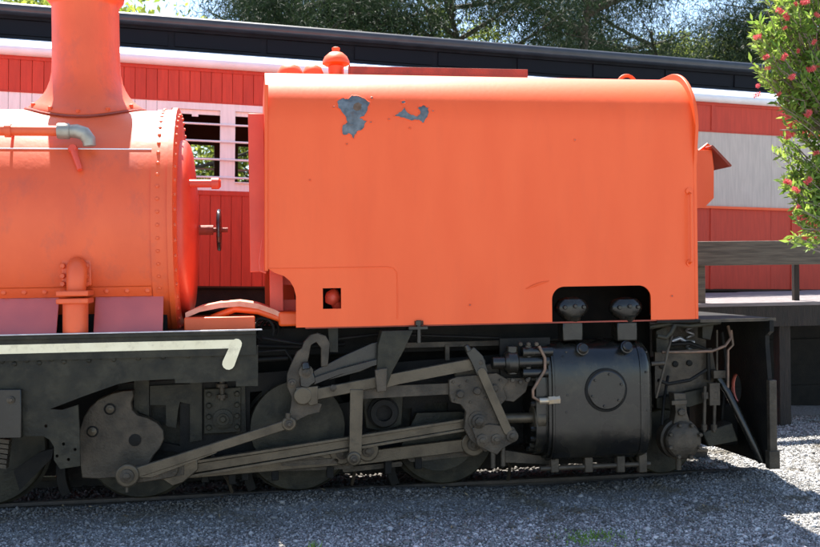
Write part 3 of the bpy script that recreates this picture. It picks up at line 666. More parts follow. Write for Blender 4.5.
# radius rod
b = MB(); barp(b, (303,397), (480,362), 11, -.02, .05, 10); eye(b, (303,396), 9, -.03, .07); b.plate(xz([(296,388),(318,386),(318,404),(310,406),(306,401),(298,403)], -.025), -.025, .035)
b.plate(xz([(375,377),(480,357),(482,368),(400,384),(376,390)], -.02), -.024, .034)
RRD = b.build('radius_rod', M['rod'], LOCO, bevel=.005)
b = MB(); b.bolt(at(333,388,-.02), .03, .02); b.build('rod_bolt', M['grey'], RRD); b = MB(); pin(b, (480,362), 5, -.024); b.build('rod_pin', M['grey'], RRD)
b = MB(); b.plate(xz([(466,352),(474,347),(483,356),(488,372),(477,376),(472,364)], -.05), -.06, -.024); b.cyl(at(469,351,-.05), at(466,345,-.05), .03, .02); b.build('rod_fork', M['gloss'], LOCO, bevel=.006)
# combination lever
b = MB(); barp(b, (482,372), (508,431), 9, -.07, .04); CL = b.build('combination_lever', M['rod'], LOCO, bevel=.005)
# slide bars
b = MB(); b.plate(xz([(361,387),(455,383),(455,394),(361,399)], .02), .02, .12); b.plate(xz([(455,373),(545,350),(545,385),(510,384),(455,394)], .10), .10, .14); SB = b.build('slide_bar', M['grey'], LOCO, bevel=.005)
b = MB(); b.plate(xz([(350,389),(363,389),(361,455),(349,455)], .0), -.03, .015); eye(b, (354,459), 7, -.05, .07); VB = b.build('hanging_link', M['rod'], LOCO, bevel=.005)
b = MB(); pin(b, (354,459), 4, -.05); b.build('rod_pin', M['grey'], VB)
# crosshead
b = MB(); ch = [(449,380),(456,377),(497,373),(509,380),(503,388),(507,398),(498,408),(501,428),(497,446),(485,452),(470,440),(464,428),(466,412),(460,404),(451,402),(449,393)]
b.plate(xz(ch, -.01), -.02, .04); XH = b.build('crosshead', M['grey'], LOCO, bevel=.006)
b = MB()
for px, py, rp in ((460,394,4),(477,391,4),(494,388,4)): b.bolt(at(px,py,-.02), rp*.0085, .03, n=8)
for px, py in ((453,382),(467,381),(500,380),(460,386),(485,398),(470,402),(455,400)): b.bolt(at(px,py,-.02), .011, .014)
b.build('crosshead_bolts', M['grey'], XH, kind='stuff')
b = MB(); a = at(478,421,-.02); b.lathe([(.085,0),(.085,.012),(.06,.014),(.06,.04),(.05,.045)], a, (0,-1,0), 22); b.bolt(a+Vector((0,-.045,0)), .04, .03); b.build('wrist_pin', M['grey'], XH)
b = MB(); b.plate(xz([(472,428),(490,424),(514,427),(518,435),(512,443),(503,448),(497,455),(490,452),(478,446)], -.05), -.055, -.021); LA = b.build('drop_arm', M['grey'], LOCO, bevel=.006)
b = MB(); pin(b, (482,440), 6, -.055); pin(b, (496,439), 5, -.055); pin(b, (512,436), 6, -.055); build_split(b, 'arm_pin', M['grey'], LA, per=2); b = MB(); b.cyl(at(493,452,-.03), at(493,468,-.03), .02); b.cyl(at(503,446,-.03), at(503,466,-.03), .02); build_split(b, 'arm_bolt', M['grey'], LA)
b = MB(); b.cyl((X(495,418,.08), .08, Z(520,418,.08)), (X(560,418,.08), .08, Z(520,418,.08)), .045); b.lathe([(.11,0),(.13,.02),(.13,.09),(.09,.12)], (X(532,418,.08), .08, Z(532,418,.08)), (1,0,0), 20); b.build('piston_rod', M['rod'], LOCO)
b = MB(); b.plate(xz([(505,450),(556,458),(556,464),(505,462)], .2), .18, .24); b.build('lower_stay', M['grey'], LOCO)
b = MB(); b.box(X(500,340,.05), X(550,340,.05), .05, .09, Z(525,386,.05), Z(525,338,.05)); b.build('valve_guide_plate', M['dark'], LOCO)
b = MB()
vz = Z(520,362,-.02); b.cyl((X(492,362,-.02), -.02, vz), (X(548,362,-.02), -.02, vz), .055); b.lathe([(.07,0),(.1,.03),(.1,.10),(.07,.12)], (X(504,362,-.02), -.02, vz), (1,0,0), 16)
for py in (352, 373): b.cyl((X(522,py,-.03), -.03, Z(522,py,-.03)), (X(552,py,-.03), -.03, Z(522,py,-.03)), .045)
b.cyl(at(512,346,-.02), at(512,374,-.02), .05); b.cyl(at(528,345,-.02), at(528,380,-.02), .035)
b.build('valve_spindle_guide', M['gloss'], LOCO, smooth=40, bevel=.004)
b = MB(); b.plate(xz([(488,378),(530,378),(526,392),(514,402),(500,400),(490,392)], .0), .0, .04); b.build('guide_bracket', M['grey'], LOCO, bevel=.006)
b = MB()
for px, py in ((520,344),(528,344),(536,344),(512,380),(520,382),(527,380)): b.bolt(at(px,py,-.06), .02, .03)
b.build('guide_bolts', M['grey'], LOCO, kind='stuff')
b = MB()
for px, py in ((252,470),(395,465),(66,474)):
    q = at(px, py, .52); b.plate(arc(q.x + .42, q.z + .02, .50, 160, 205, 8) + arc(q.x + .42, q.z + .02, .42, 205, 160, 8), .50, .60)
build_split(b, 'brake_block', M['dark'], LOCO, bevel=.006)
b = MB()
for (p, q) in (((190,474),(262,468)), ((345,470),(400,464))): barp(b, p, q, 5, .30, .03)
build_split(b, 'brake_rod', M['grey'], LOCO)
b = MB()
for px, py, h_ in ((205,468,14),(232,462,22),(245,464,16),(388,456,18),(418,455,14),(275,468,12),(330,466,12)):
    a = at(px, py, .24); b.box(a.x-.03, a.x+.03, .22, .30, a.z - h_*.0085, a.z)
build_split(b, 'spring_hanger', M['dark'], LOCO, bevel=.006)
b = MB()
for pts in ([(208,447,.3),(216,462,.34),(228,480,.45),(232,492,.5)], [(352,440,.3),(356,466,.36),(352,484,.5)], [(503,447,.3),(510,466,.36),(508,480,.48)]): b.tube([at(*p) for p in pts], .016)
build_split(b, 'sand_pipe', M['grey'], LOCO, smooth=60)
b = MB(); b.tube([at(262,338,.2), at(300,344,.2), at(345,338,.2), at(380,334,.2), at(440,336,.2), at(500,338,.2)], .014); b.tube([at(258,352,.22), at(285,350,.22), at(296,366,.22)], .012); build_split(b, 'air_pipe', M['dark'], LOCO, smooth=60)
# cylinder block
x0, x1 = X(553,400,-.1), X(654,400,-.1); zc = (Z(600,340,.15) + Z(600,458,.15)) / 2; hz = (Z(600,340,.15) - Z(600,458,.15)) / 2
def sup(hy, hzz, yc, n=48, e=3.8):
    return [(yc - abs(math.cos(t))**(2/e)*math.copysign(hy, math.cos(t)), zc + abs(math.sin(t))**(2/e)*math.copysign(hzz, math.sin(t))) for t in np.linspace(0, 2*math.pi, n+1)[:-1]]
yc = .26
b = MB(); b.rings([[(x, y, z) for y, z in sup(.36, hz, yc, 64)] for x in (x0, x1-.07)] + [[(x1-.035, y, z) for y, z in sup(.345, hz-.012, yc, 64)]] + [[(x1, y, z) for y, z in sup(.31, hz-.05, yc, 64)]])
CY = b.build('cylinder', M['gloss'], LOCO, smooth=32)
b = MB(); b.rings([[(x, y, z) for y, z in sup(.30, hz-.06, yc)] for x in (x0-.13, x0-.03)] + [[(x, y, z) for y, z in sup(.345, hz-.02, yc)] for x in (x0-.03, x0)]); b.build('cylinder_flange', M['gloss'], CY, smooth=32, bevel=.004)
b = MB()
for k, (y, z) in enumerate(sup(.27, hz-.10, yc, 22)): b.bolt((x0-.13, y, z), .022, .04, (-1,0,0))
b.build('flange_bolts', M['gloss'], CY, kind='stuff')
yfc = yc - .36
b = MB(); q = at(606,390,yfc); b.lathe([(.168,-.02),(.168,.014),(.158,.022),(.0,.024)], q, (0,-1,0), 36, caps=True); b.build('inspection_cover', M['gloss'], CY, smooth=30)
b = MB(); b.lathe([(.188,-.02),(.188,.006),(.175,.010)], q, (0,-1,0), 36); b.build('cover_joint', M['dark'], CY, smooth=30)
b = MB()
for xx in (x0+.02, x1-.12): b.rings([[(x_, y, z) for y, z in sup(.364, hz+.004, yc, 64)] for x_ in (xx, xx+.03)], caps=False)
build_split(b, 'cladding_band', M['gloss'], CY, smooth=32)
b = MB()
for a in range(20, 380, 60): b.bolt(q + Vector((.137*math.cos(R(a)), -.022, .137*math.sin(R(a)))), .012, .012)
for px, py in ((566,352),(646,352),(566,412),(647,410),(567,395),(646,372)): b.bolt(at(px,py,yfc+.01), .011, .012)
b.build('cover_bolts', M['gloss'], CY, kind='stuff')
for px, py in ((582,349.5),(626,347.5)):
    b = MB(); a = at(px,py,yfc+.06); b.lathe([(.055,-.04),(.055,.02),(.045,.025),(.045,.05),(.035,.06)], a, (0,-1,.35), 16); b.build('relief_plug', M['gloss'], CY, smooth=30)
# relief valves with oval heads
for px in (574, 628.5):
    b = MB(); yv = .02
    b.box(X(px-11,333,yv), X(px+9,333,yv), yv, yv+.16, Z(px,341,yv), Z(px,322,yv)); RV = b.build('relief_valve', M['gloss'], LOCO, bevel=.012)
    b = MB(); a = at(px-1,322,yv+.06); c = at(px,314,yv+.03); b.tube([a, c], [.055,.07], 14); b.build('valve_neck', M['gloss'], RV, smooth=40)
    b = MB(); h = at(px+1,308.5,yv-.04); kn = [(.045,.05,-.15),(.06,.055,-.11),(.10,.075,-.075),(.145,.095,-.03),(.152,.10,.005),(.140,.095,.045),(.105,.08,.078),(.05,.045,.095)]
    b.rings([[(h.x + rx*math.cos(t), h.y + .10 + ry*math.sin(t), h.z + dz_) for t in np.linspace(0, 2*math.pi, 29)[:-1]] for rx, ry, dz_ in kn]); hd = b.build('oval_head', M['gloss'], RV, smooth=30)
    b = MB()
    for ox, oz, oy in ((-.085,.01,.03),(.085,.01,.03),(0,.02,.006)): b.bolt(h + Vector((ox,oy,oz)), .02, .03)
    b.build('head_bolts', M['gloss'], RV, kind='stuff')
# drain cock gear under the cylinder
b = MB(); zz_ = Z(600,466,.05); b.cyl((X(540,467,.05), .05, zz_), (X(650,467,.05), .05, zz_), .022); DC = b.build('drain_cock_rod', M['grey'], LOCO)
b = MB()
for px in (554, 588, 620, 642): b.box(X(px-4,462,.05), X(px+4,462,.05), .02, .10, Z(px,472,.05), Z(px,452,.05))
build_split(b, 'drain_cock', M['grey'], LOCO, bevel=.008)
b = MB(); b.tube([at(539,346,-.08), at(545,358,-.09), at(545,370,-.09), at(539,380,-.09), at(533,390,-.09), at(533,397,-.09), at(540,401,-.09)], .014, 8); b.build('copper_pipe', M['copper'], LOCO, smooth=60)
b = MB(); a = at(539,401,-.09); b.cyl(a, a+Vector((.08,0,.0)), .028); b.cyl(a+Vector((.08,0,0)), a+Vector((.18,0,.005)), .036, n=6); b.build('oil_union', M['brass'], LOCO)

# ---- front section
AX = X(772,440,0)                    # apron plane
PZ = Z(735,319,0)
b = MB(); b.box(X(655,319,0)+.02, AX+.05, 0, TW, PZ-.02, PZ); FD = b.build('front_deck', M['dark'], LOCO)
b = MB(); b.box(X(700,319,0), AX+.05, -.006, .01, PZ-.024, PZ+.003); b.build('deck_edge', M['grey'], FD)
# apron plate with round holes
az0, az1 = Z(772,466,0), PZ-.02
def aproft():
    out = [(0, az0), (0, Z(770,400,0)), (.06, Z(768,345,0)), (.06, Z(766,336,0)), (-.02, Z(776,331,0)), (-.02, az1), (TW, az1), (TW, az0+.0), (TW-.3, az0-.02), (.3, az0-.0)]
    return out
holes = []
for yh, zh, r_ in ((.62, Z(737,388,.62), .14), (1.58, Z(737,388,.62), .14)):
    holes.append([(yh + r_*.75*math.cos(t), zh + r_*math.sin(t)) for t in np.linspace(0, 2*math.pi, 21)[:-1]])
b = MB(); b.plate(aproft(), -.02, .02, holes)
b.v = [(AX + p[1], p[0], p[2]) for p in b.v]
AP = b.build('front_apron', M['dark'], LOCO, smooth=0)
for h in holes:
    b = MB(); b.tube([(AX-.0, y, z) for y, z in h + h[:1]], .018, 6); b.build('hole_rim', M['rust'], AP)
b = MB(); b.box(AX-.035, AX+.035, -.03, .02, az0-.01, Z(771,380,0)); b.box(AX-.05, AX+.05, -.045, .03, az0-.02, az0+.14)
b.build('apron_edge', M['grey'], AP, bevel=.004)
b = MB(); b.tube([at(716,374,.3), at(728,392,.2), at(762,462,.1)], .035, 10); b.build('stay_pipe', M['gloss'], LOCO, smooth=60)
b = MB(); b.box(X(712,382,.28), X(724,382,.28), .24, .36, Z(718,378,.28), Z(718,370,.28)); b.build('stay_clamp', M['grey'], LOCO, bevel=.005)
# front frame, brackets
b = MB(); b.plate(xz([(655,352),(712,348),(716,372),(712,388),(690,394),(655,398)], .35), .35, .38); FF = b.build('front_frame', M['grey'], LOCO, smooth=0)
b = MB()
for px, py in ((675,364),(689,363),(662,366)): b.bolt(at(px,py,.35), .028, .02, n=10)
b.build('frame_bolts', M['dark'], FF, kind='stuff')
b = MB(); b.plate(xz([(655,398),(712,386),(714,398),(690,406),(655,408)], .3), .26, .34); b.build('spring_beam', M['black'], LOCO, bevel=.006)
b = MB(); b.plate(xz([(654,330),(664,326),(668,345),(664,352),(654,352)], .25), .2, .3); b.plate(xz([(700,322),(712,322),(708,340),(700,338)], .25), .2, .3); build_split(b, 'deck_bracket', M['black'], LOCO, bevel=.006)
# suspension bracket with round cup
b = MB(); b.plate(xz([(673,393),(685,393),(686,412),(690,424),(672,426),(675,412)], .1), .08, .2); SP = b.build('hanger_post', M['grey'], LOCO, bevel=.006)
b = MB(); b.bolt(at(681,412,.08), .035, .03); b.plate(xz([(672,401),(687,400),(687,404),(672,405)], .05), .05, .08); b.build('post_clamp', M['grey'], SP)
q = at(685,441,.02)
b = MB(); b.lathe([(.17,.22),(.185,.20),(.185,.10),(.165,.09),(.165,.03),(.15,.01),(.10,-.01),(.05,-.015)], q, (0,1,0), 36); BC = b.build('brake_cylinder', M['grey'], LOCO, smooth=30)
b = MB()
for a in range(0, 360, 45): b.bolt(q + Vector((.15*math.cos(R(a+20)), .01, .15*math.sin(R(a+20)))), .02, .035)
b.build('end_bolts', M['grey'], BC, kind='stuff')
b = MB(); b.cyl(q + Vector((-.02,0.1,-.17)), q + Vector((-.02,.1,-.27)), .025); b.build('drain_plug', M['grey'], BC)
b = MB(); b.plate(xz([(700,432),(730,422),(736,440),(706,446)], .25), .2, .4); b.build('coupling_base', M['black'], LOCO, bevel=.01)
b = MB(); 
for px in (705, 715): b.cyl(at(px,386,.2), at(px-1,432,.2), .016); b.lathe([(.03,0),(.03,.06)], at(px,392,.2)-Vector((0,0,.06)), (0,0,1), 10); b.lathe([(.028,0),(.028,.05)], at(px-1,430,.2), (0,0,1), 10)
b.box(X(709,400,.2), X(719,400,.2), .18, .24, Z(714,405,.2), Z(714,383,.2)); b.build('tie_rod', M['grey'], LOCO)
b = MB(); b.plate(xz([(640,462),(690,456),(748,462),(748,466),(640,470)], .3), .25, .35)
# pipes under the front deck
b = MB(); b.tube([at(728,326,.2), at(731,338,.15), at(725,346,.12), at(712,351,.1), at(690,352,.1), at(662,352,.12)], .014); b.tube([at(731,330,.2), at(733,345,.2), at(728,350,.2), at(728,400,.2)], .013); build_split(b, 'brake_pipe', M['copper'], LOCO, smooth=60)
b = MB(); b.tube([at(672,336,.1), at(668,350,.08), at(664,368,.06), at(656,398,.05)], .012); b.tube([at(651,364,.0), at(664,363,.0)], .02); build_split(b, 'oil_pipe', M['grey'], LOCO, smooth=60)
b = MB(); b.tube([at(660,345,.3), at(690,343,.3), at(708,350,.3), at(709,380,.3)], .02); b.tube([at(658,380,.1), at(668,384,.1), at(690,380,.12), at(706,370,.2)], .016); b.tube([at(722,332,.4), at(726,360,.4), at(722,420,.4)], .02); b.tube([at(662,425,.15), at(664,400,.2), at(668,376,.3)], .014); build_split(b, 'sand_pipe', M['dark'], LOCO, smooth=60)
b = MB(); b.box(X(722,398,.6), X(752,398,.6), .6, 1.2, Z(740,446,.6), Z(740,404,.6)); b.build('drawgear_box', M['dark'], LOCO, bevel=.02)
b = MB(); b.tube([at(717,330,.25), at(717,372,.25)], .010); b.build('thin_rod', M['grey'], LOCO)
b = MB(); b.box(X(664,340,.5), X(706,340,.5), .5, .55, Z(680,350,.5), Z(680,322,.5)); VP = b.build('valve_plate', M['grey'], LOCO)
b = MB(); cz = [at(690, 327+k*2.2, .45) for k in range(9)]
b.tube([cz[0] + Vector((.035*math.cos(t*1.0), .035*math.sin(t), -.018*t/1.5)) for t in np.arange(0, 20, .5)], .009, 6); b.build('coil_spring', M['edge'], LOCO, smooth=60)
b = MB(); b.tube([at(672,341,.4), at(680,338,.38), at(686,342,.38), at(694,342,.38)], .02); b.build('lubricator_pipe', M['edge'], LOCO, smooth=60)
b = MB(); b.tube([at(650,327,.1), at(668,324,.05), at(690,326,.05), at(720,322,.05)], .022); b.tube([at(675,325,.0), at(671,333,.0), at(666,338,.0), at(657,336,.0)], .02); build_split(b, 'steam_pipe', M['black'], LOCO, smooth=60)
# bolt bracket under the tank edge
b = MB(); a = at(419,321,-.02); b.box(a.x-.09, a.x+.07, -.04, .1, TZ0-.035, TZ0-.013); b.cyl((a.x,0,TZ0-.15),(a.x,0,TZ0+.04),.02); b.lathe([(.04,0),(.04,.035)], (a.x,-.0,TZ0-.0), (0,0,1), 6); b.build('tank_bolt', M['gloss'], LOCO)
b = MB(); b.box(X(398,342,.3), X(560,342,.3), .3, .33, Z(480,346,.3), Z(480,341,.3)); b.box(X(445,350,.3), X(449,350,.3), .28, .33, Z(447,360,.3), Z(447,345,.3)); b.build('reach_rod', M['grey'], LOCO)
b = MB(); b.plate(xz([(328,328),(338,328),(338,352),(330,352)], .1), .1, .14); b.build('tank_stay', M['black'], LOCO)
b = MB(); b.tube([at(256,346,.3), at(300,347,.3), at(345,344,.3)], .02); b.tube([at(256,360,.25), at(288,358,.25)], .022); build_split(b, 'reversing_rod', M['dark'], LOCO, smooth=60)
# leaf spring at the far left
b = MB()
for k in range(6): b.plate(xz([(-8-k*0,438+5*k),(9-k*.6,440+5.0*k),(9-k*.6,444+5.0*k),(-8,442+5*k)], .02), .02, .12)
b.build('leaf_spring', M['grey'], LOCO, kind='stuff')
b = MB(); b.plate(xz([(14,470),(40,452),(54,448),(52,458),(20,490)], .3), .28, .34); b.build('brake_hanger', M['dark'], LOCO)

# ================================================================== CARRIAGE
CK = 1.2
def depthpt(px, py, dep):
    return CAM + ray(px, py) * dep
A_ = depthpt(200, 286, 10.96*CK); B_ = depthpt(700, 289, 12.75*CK)
ex_ = (B_ - A_).normalized(); ey_ = Vector((-ex_.y, ex_.x, 0)).normalized(); ez_ = ex_.cross(ey_).normalized(); ey_ = ez_.cross(ex_)
RC = Matrix((ex_, ey_, ez_)).transposed()
CAR = empty('passenger_carriage', A_, True); CAR.rotation_euler = RC.to_euler(); CAR.scale = (CK, CK, CK)
tag(CAR, 'red and white timber passenger carriage with dark clerestory roof standing behind the locomotive', 'carriage')
RCi = RC.transposed()
def atc(px, py, yl=0):
    o = RCi @ (CAM - A_) / CK; d = RCi @ ray(px, py) / CK; t = (yl - o.y) / d.y; p = o + d * t
    return p
CL0, CL1 = -4.6, 9.2; CWD = 2.3
zr, zw, zs = 2.40, 2.02, 1.05
wx0 = atc(171,150).x; ww = atc(220,150).x - wx0; pw_ = atc(235,150).x - atc(220,150).x; pitch = ww + pw_
wz0, wz1 = atc(200,181).z, atc(200,109.5).z
NWIN = 4; wend = wx0 + NWIN*pitch - pw_
bwd = .1155
def shared_board(h, m):
    b = MB(); t = .006; e = .004
    b.rings([[(x, 0, z), (x, .02, z), (x, .02, z+h), (x, 0, z+h)] for x, z in ((0, 0),)] + [], caps=False) if False else None
    wv = bwd - .0025
    b.v = []; b.f = []
    b.add([(0,.004,0),(.0025,0,0),(wv-.0025,0,0),(wv,.004,0),(wv,.025,0),(0,.025,0)] + [(0,.004,h),(.0025,0,h),(wv-.0025,0,h),(wv,.004,h),(wv,.025,h),(0,.025,h)],
          [(5,4,3,2,1,0),(6,7,8,9,10,11)] + [(k,(k+1)%6,(k+1)%6+6,k+6) for k in range(6)])
    return b
protos = {}
def board(kind, x, z, h, m):
    kk = (kind, round(h,3))
    if kk not in protos:
        b = shared_board(h, m); me = bpy.data.meshes.new('board'); me.from_pydata(b.v, [], b.f); me.materials.append(m); protos[kk] = me
    o = bpy.data.objects.new('board', protos[kk]); COL.objects.link(o); o.parent = CAR; o.location = (x, 0, z); WPOS[o.name] = Vector(o.location)
x = -2.9; nb = 0
while x < 5.0:
    board('r', x, zw+.003, zr-zw-.006, M['board_red']); board('l', x, .0, zs-.003, M['board_red'])
    if not (wx0 - .06 < x + bwd/2 < wend + .02): board('w' if x < 5 else 'g', x, zs+.003, zw-zs-.006, M['board_white'] if x < 5 else M['board_white_shaded'])
    x += bwd; nb += 3
xe = x
b = MB()
def panel_run(z0, z1, m):
    xs = xe; 
    while xs < CL1:
        b = MB(); b.box(xs + .001, min(xs + 1.12, CL1) - .001, 0, .025, z0 + .003, z1 - .003); b.build('wall_panel', m, CAR, bevel=.0015); xs += 1.12
panel_run(zw, zr, M['board_red']); panel_run(0, zs, M['board_red']); panel_run(zs, zw, M['board_white_shaded'])
b.box(CL0, -2.9, 0, .025, zw, zr); b.box(CL0, -2.9, 0, .025, 0, zs)
build_split(b, 'end_panel', M['board_red'], CAR)
b = MB()
b.box(CL0, -2.9, 0, .025, zs, zw)
build_split(b, 'end_panel', M['board_white'], CAR)
# backing wall behind boards with openings
b = MB()
ho = [[(wx0+k*pitch, wz0), (wx0+k*pitch+ww, wz0), (wx0+k*pitch+ww, wz1), (wx0+k*pitch, wz1)] for k in range(NWIN)]
b.plate([(CL0, -.02), (CL1, -.02), (CL1, zr+.12), (CL0, zr+.12)], .026, .06, ho); b.build('inner_wall', M['interior'], CAR, smooth=0)
b = MB(); b.box(wx0-.05, wend+.05, -.004, .024, wz1, zw); b.box(wx0-.05, wend+.05, -.004, .024, zs, wz0)
for k in range(NWIN - 1): b.box(wx0+k*pitch+ww, wx0+(k+1)*pitch, -.004, .024, wz0, wz1)
b.box(wx0-.05, wx0, -.004, .024, wz0, wz1); b.box(wend, wend+.05, -.004, .024, wz0, wz1)
b.build('window_frame', M['board_white'], CAR, smooth=0)
for k in range(NWIN):
    b = MB(); x0_ = wx0 + k*pitch
    b.box(x0_+.0, x0_+ww, .026, .05, wz1-.05, wz1-.0); b.box(x0_, x0_+ww, -.03, .026, wz0-.012, wz0+.0); b.box(x0_+ww*.42, x0_+ww*.55, .02, .05, wz1-.075, wz1-.05)
    b.build('window_sash', M['board_white'], CAR)
bz = [atc(205, py, -.03).z for py in (124, 141, 159, 177)]
for z in bz:
    b = MB(); b.cyl((wx0-.12, -.035, z), (wend+.05, -.035, z), .012, n=8); b.build('window_bar', M['white'], CAR)
# mouldings
b = MB(); b.box(CL0, CL1, -.012, .02, zr-.05, zr+.0); b.box(CL0, CL1, -.006, .0, zw-.012, zw+.008); build_split(b, 'top_moulding', M['board_red'], CAR)
b = MB(); b.box(wend+.06, CL1, -.035, .0, zs-.02, zs+.012); b.build('waist_rail', M['orange'], CAR)
b = MB(); b.box(CL0, wend+.06, -.012, .0, zs-.05, zs+.0); b.build('waist_rail', M['board_red'], CAR)
b = MB()
for px in (711, 792):
    xx = atc(px,120).x; b.box(xx, xx+.05, -.012, .0, 0.0, zs-.02); b.box(xx, xx+.05, -.012, .0, zw+.01, zr-.05)
build_split(b, 'corner_post', M['board_red'], CAR)
# far wall with windows, floor, ceiling, ends
fx0, fx1 = atc(185,150,CWD).x, atc(214,150,CWD).x; fz0, fz1 = atc(200,181,CWD).z, atc(200,145,CWD).z
ho = [[(fx0+k*pitch, fz0), (fx0+k*pitch+(fx1-fx0), fz0), (fx0+k*pitch+(fx1-fx0), fz1), (fx0+k*pitch, fz1)] for k in range(-2, 6)]
b = MB(); b.plate([(CL0, 0), (CL1, 0), (CL1, zr+.12), (CL0, zr+.12)], CWD-.03, CWD, ho); b.build('far_wall', M['interior'], CAR, smooth=0)
for k in range(-2, 6):
    b = MB(); x0_ = fx0+k*pitch
    for t in (.33, .62): b.box(x0_, x0_+fx1-fx0, CWD-.05, CWD-.03, fz0+(fz1-fz0)*t-.012, fz0+(fz1-fz0)*t+.012)
    build_split(b, 'window_bar', M['white'], CAR)
b = MB(); b.box(CL0, CL1, .06, CWD-.03, -.02, .02); b.box(CL0, CL0+.03, .06, CWD-.03, .02, zr+.1); b.box(CL1-.03, CL1, .06, CWD-.03, .02, zr+.1); b.build('floor', M['interior'], CAR)
# roof edge: rounded, white
prf = [(-.03, 2.385), (-.05, 2.39), (-.075, 2.41), (-.085, 2.44), (-.075, 2.475), (-.045, 2.50), (.10, 2.56), (.35, 2.64), (.62, 2.70), (.62, 2.66), (.3, 2.58), (.0, 2.46)]
b = MB(); b.rings([[(x, y, z) for y, z in prf] for x in (CL0-.2, CL1+.2)]); b.build('roof_edge', M['white'], CAR, smooth=50)
b = MB(); b.rings([[(x, CWD-y, z) for y, z in prf] for x in (CL0-.2, CL1+.2)]); b.build('roof_edge', M['white'], CAR, smooth=50)
b = MB(); b.box(CL0, CL1, .06, CWD-.06, 2.42, 2.45); b.build('ceiling', M['interior'], CAR)
# clerestory
zc1 = atc(200,24,.52).z
b = MB(); b.box(CL0, CL1, .62, CWD-.62, 2.60, zc1); CLR = b.build('clerestory', M['roofdark'], CAR)
xx = CL0 + .1
while xx < CL1 - .9:
    b = MB(); b.box(xx, xx+.98, .60, .62, 2.74, zc1-.10); b.build('clerestory_pane', M['glassdark'], CLR); xx += 1.06
b = MB(); b.box(CL0, CL1, .585, .6, zc1-.09, zc1-.05); b.box(CL0, CL1, .585, .6, 2.70, 2.725); build_split(b, 'clerestory_rail', M['roofdark'], CLR)
zt_ = zc1
prf = [(.46, zt_-.05), (.44, zt_-.03), (.44, zt_+.02), (.46, zt_+.05), (.52, zt_+.065), (.8, zt_+.10), (CWD/2, zt_+.12)]
prf = prf + [(CWD-y, z) for y, z in reversed(prf[:-1])]
b = MB(); b.rings([[(x, y, z) for y, z in prf] for x in (CL0-.15, CL1+.15)]); b.build('clerestory_roof', M['roofgrey'], CLR, smooth=50)
# underframe, bogies
b = MB(); b.box(CL0, CL1, .08, .2, -.28, -.02); b.box(CL0, CL1, CWD-.2, CWD-.08, -.28, -.02); b.box(CL0, CL1, .2, CWD-.2, -.10, -.03); b.build('underframe', M['dark'], CAR)
b = MB(); b.tube([(-3.4,.1,-.28),(-1.2,.1,-.52),(1.6,.1,-.52),(3.8,.1,-.28)], .02); b.build('truss_rod', M['dark'], CAR)
b = MB(); b.box(-1.2,1.4,.3,CWD-.3,-.75,-.28); b.build('battery_box', M['dark'], CAR)
for xb in (-3.2, 6.3):
    b = MB(); b.box(xb-1.15, xb+1.15, .35, .45, -.98, -.72); b.box(xb-.25, xb+.25, .3, CWD-.3, -.95, -.3); BG = b.build('bogie', M['dark'], CAR, bevel=.02)
    for dx in (-.8, .8):
        for yy_ in (.5, CWD-.63):
            b = MB(); b.lathe([(.40,0),(.43,.02),(.43,.10),(.45,.11),(.45,.13),(.36,.13)], (xb+dx, yy_, -1.22), (0,1,0), 36); b.build('bogie_wheel', M['dark'], BG, smooth=35)
# ================================================================== PLATFORM behind the tank end
PY0 = 3.2; PL = empty('timber_platform', (6.5, PY0, 0))
tag(PL, 'weathered timber platform with a thick hand rail between locomotive and carriage', 'platform')
px0 = X(640,300,PY0); px1 = 10.5; dz = Z(760,302.5,PY0)
def carY(x): return A_.y + (x - A_.x) * ex_.y/ex_.x
k = 0; y = PY0; rows = 22
for k in range(rows):
    pz = dz + .003*k
    b = MB()
    ya = PY0 + k*.155
    xl = px0; yb2 = ya + .148
    xs = max(px0, A_.x + (yb2 + .06 - A_.y) * ex_.x/ex_.y)
    if xs > px1 - .5: break
    b.box(xs, px1, ya, yb2, pz-.045, pz); b.build('deck_plank', M['deck'], PL, bevel=.005)
b = MB(); b.box(px0, px1, PY0+.01, PY0+.07, dz-.30, dz-.047); b.build('fascia_beam', M['darkwood'], PL)
rz1, rz0 = Z(760,241,PY0+.05), Z(760,265,PY0+.05)
b = MB(); b.box(px0, px1, PY0-.02, PY0+.07, rz0, rz1); b.build('hand_rail', M['wood'], PL, bevel=.008)
for px in (701, 853):
    xx = X(px,275,PY0+.08); b = MB(); b.box(xx-.055, xx+.055, PY0+.075, PY0+.18, dz, rz1-.03); b.build('rail_post', M['wood'], PL, bevel=.006)
b = MB(); xx = X(797,275,PY0+.3); b.box(xx-.035, xx+.035, PY0+.3, PY0+.37, dz, rz1-.04); b.build('rail_post', M['darkwood'], PL, bevel=.006)
for px in (640, 784, 900):
    xx = X(px,350,PY0+.1); b = MB(); b.box(xx-.075, xx+.075, PY0+.075, PY0+.22, -.12, dz-.05); b.build('platform_leg', M['darkwood'], PL, bevel=.006)
b = MB()
for j in range(5): b.box(px0, px1, PY0+1.75+.05*(j%2), PY0+1.795+.05*(j%2), -.15+.33*j, .20+.33*j if j < 4 else dz-.05)  # added dark boards stand in for the shade under the deck
build_split(b, 'under_deck_shade_board', M['dark'], PL)

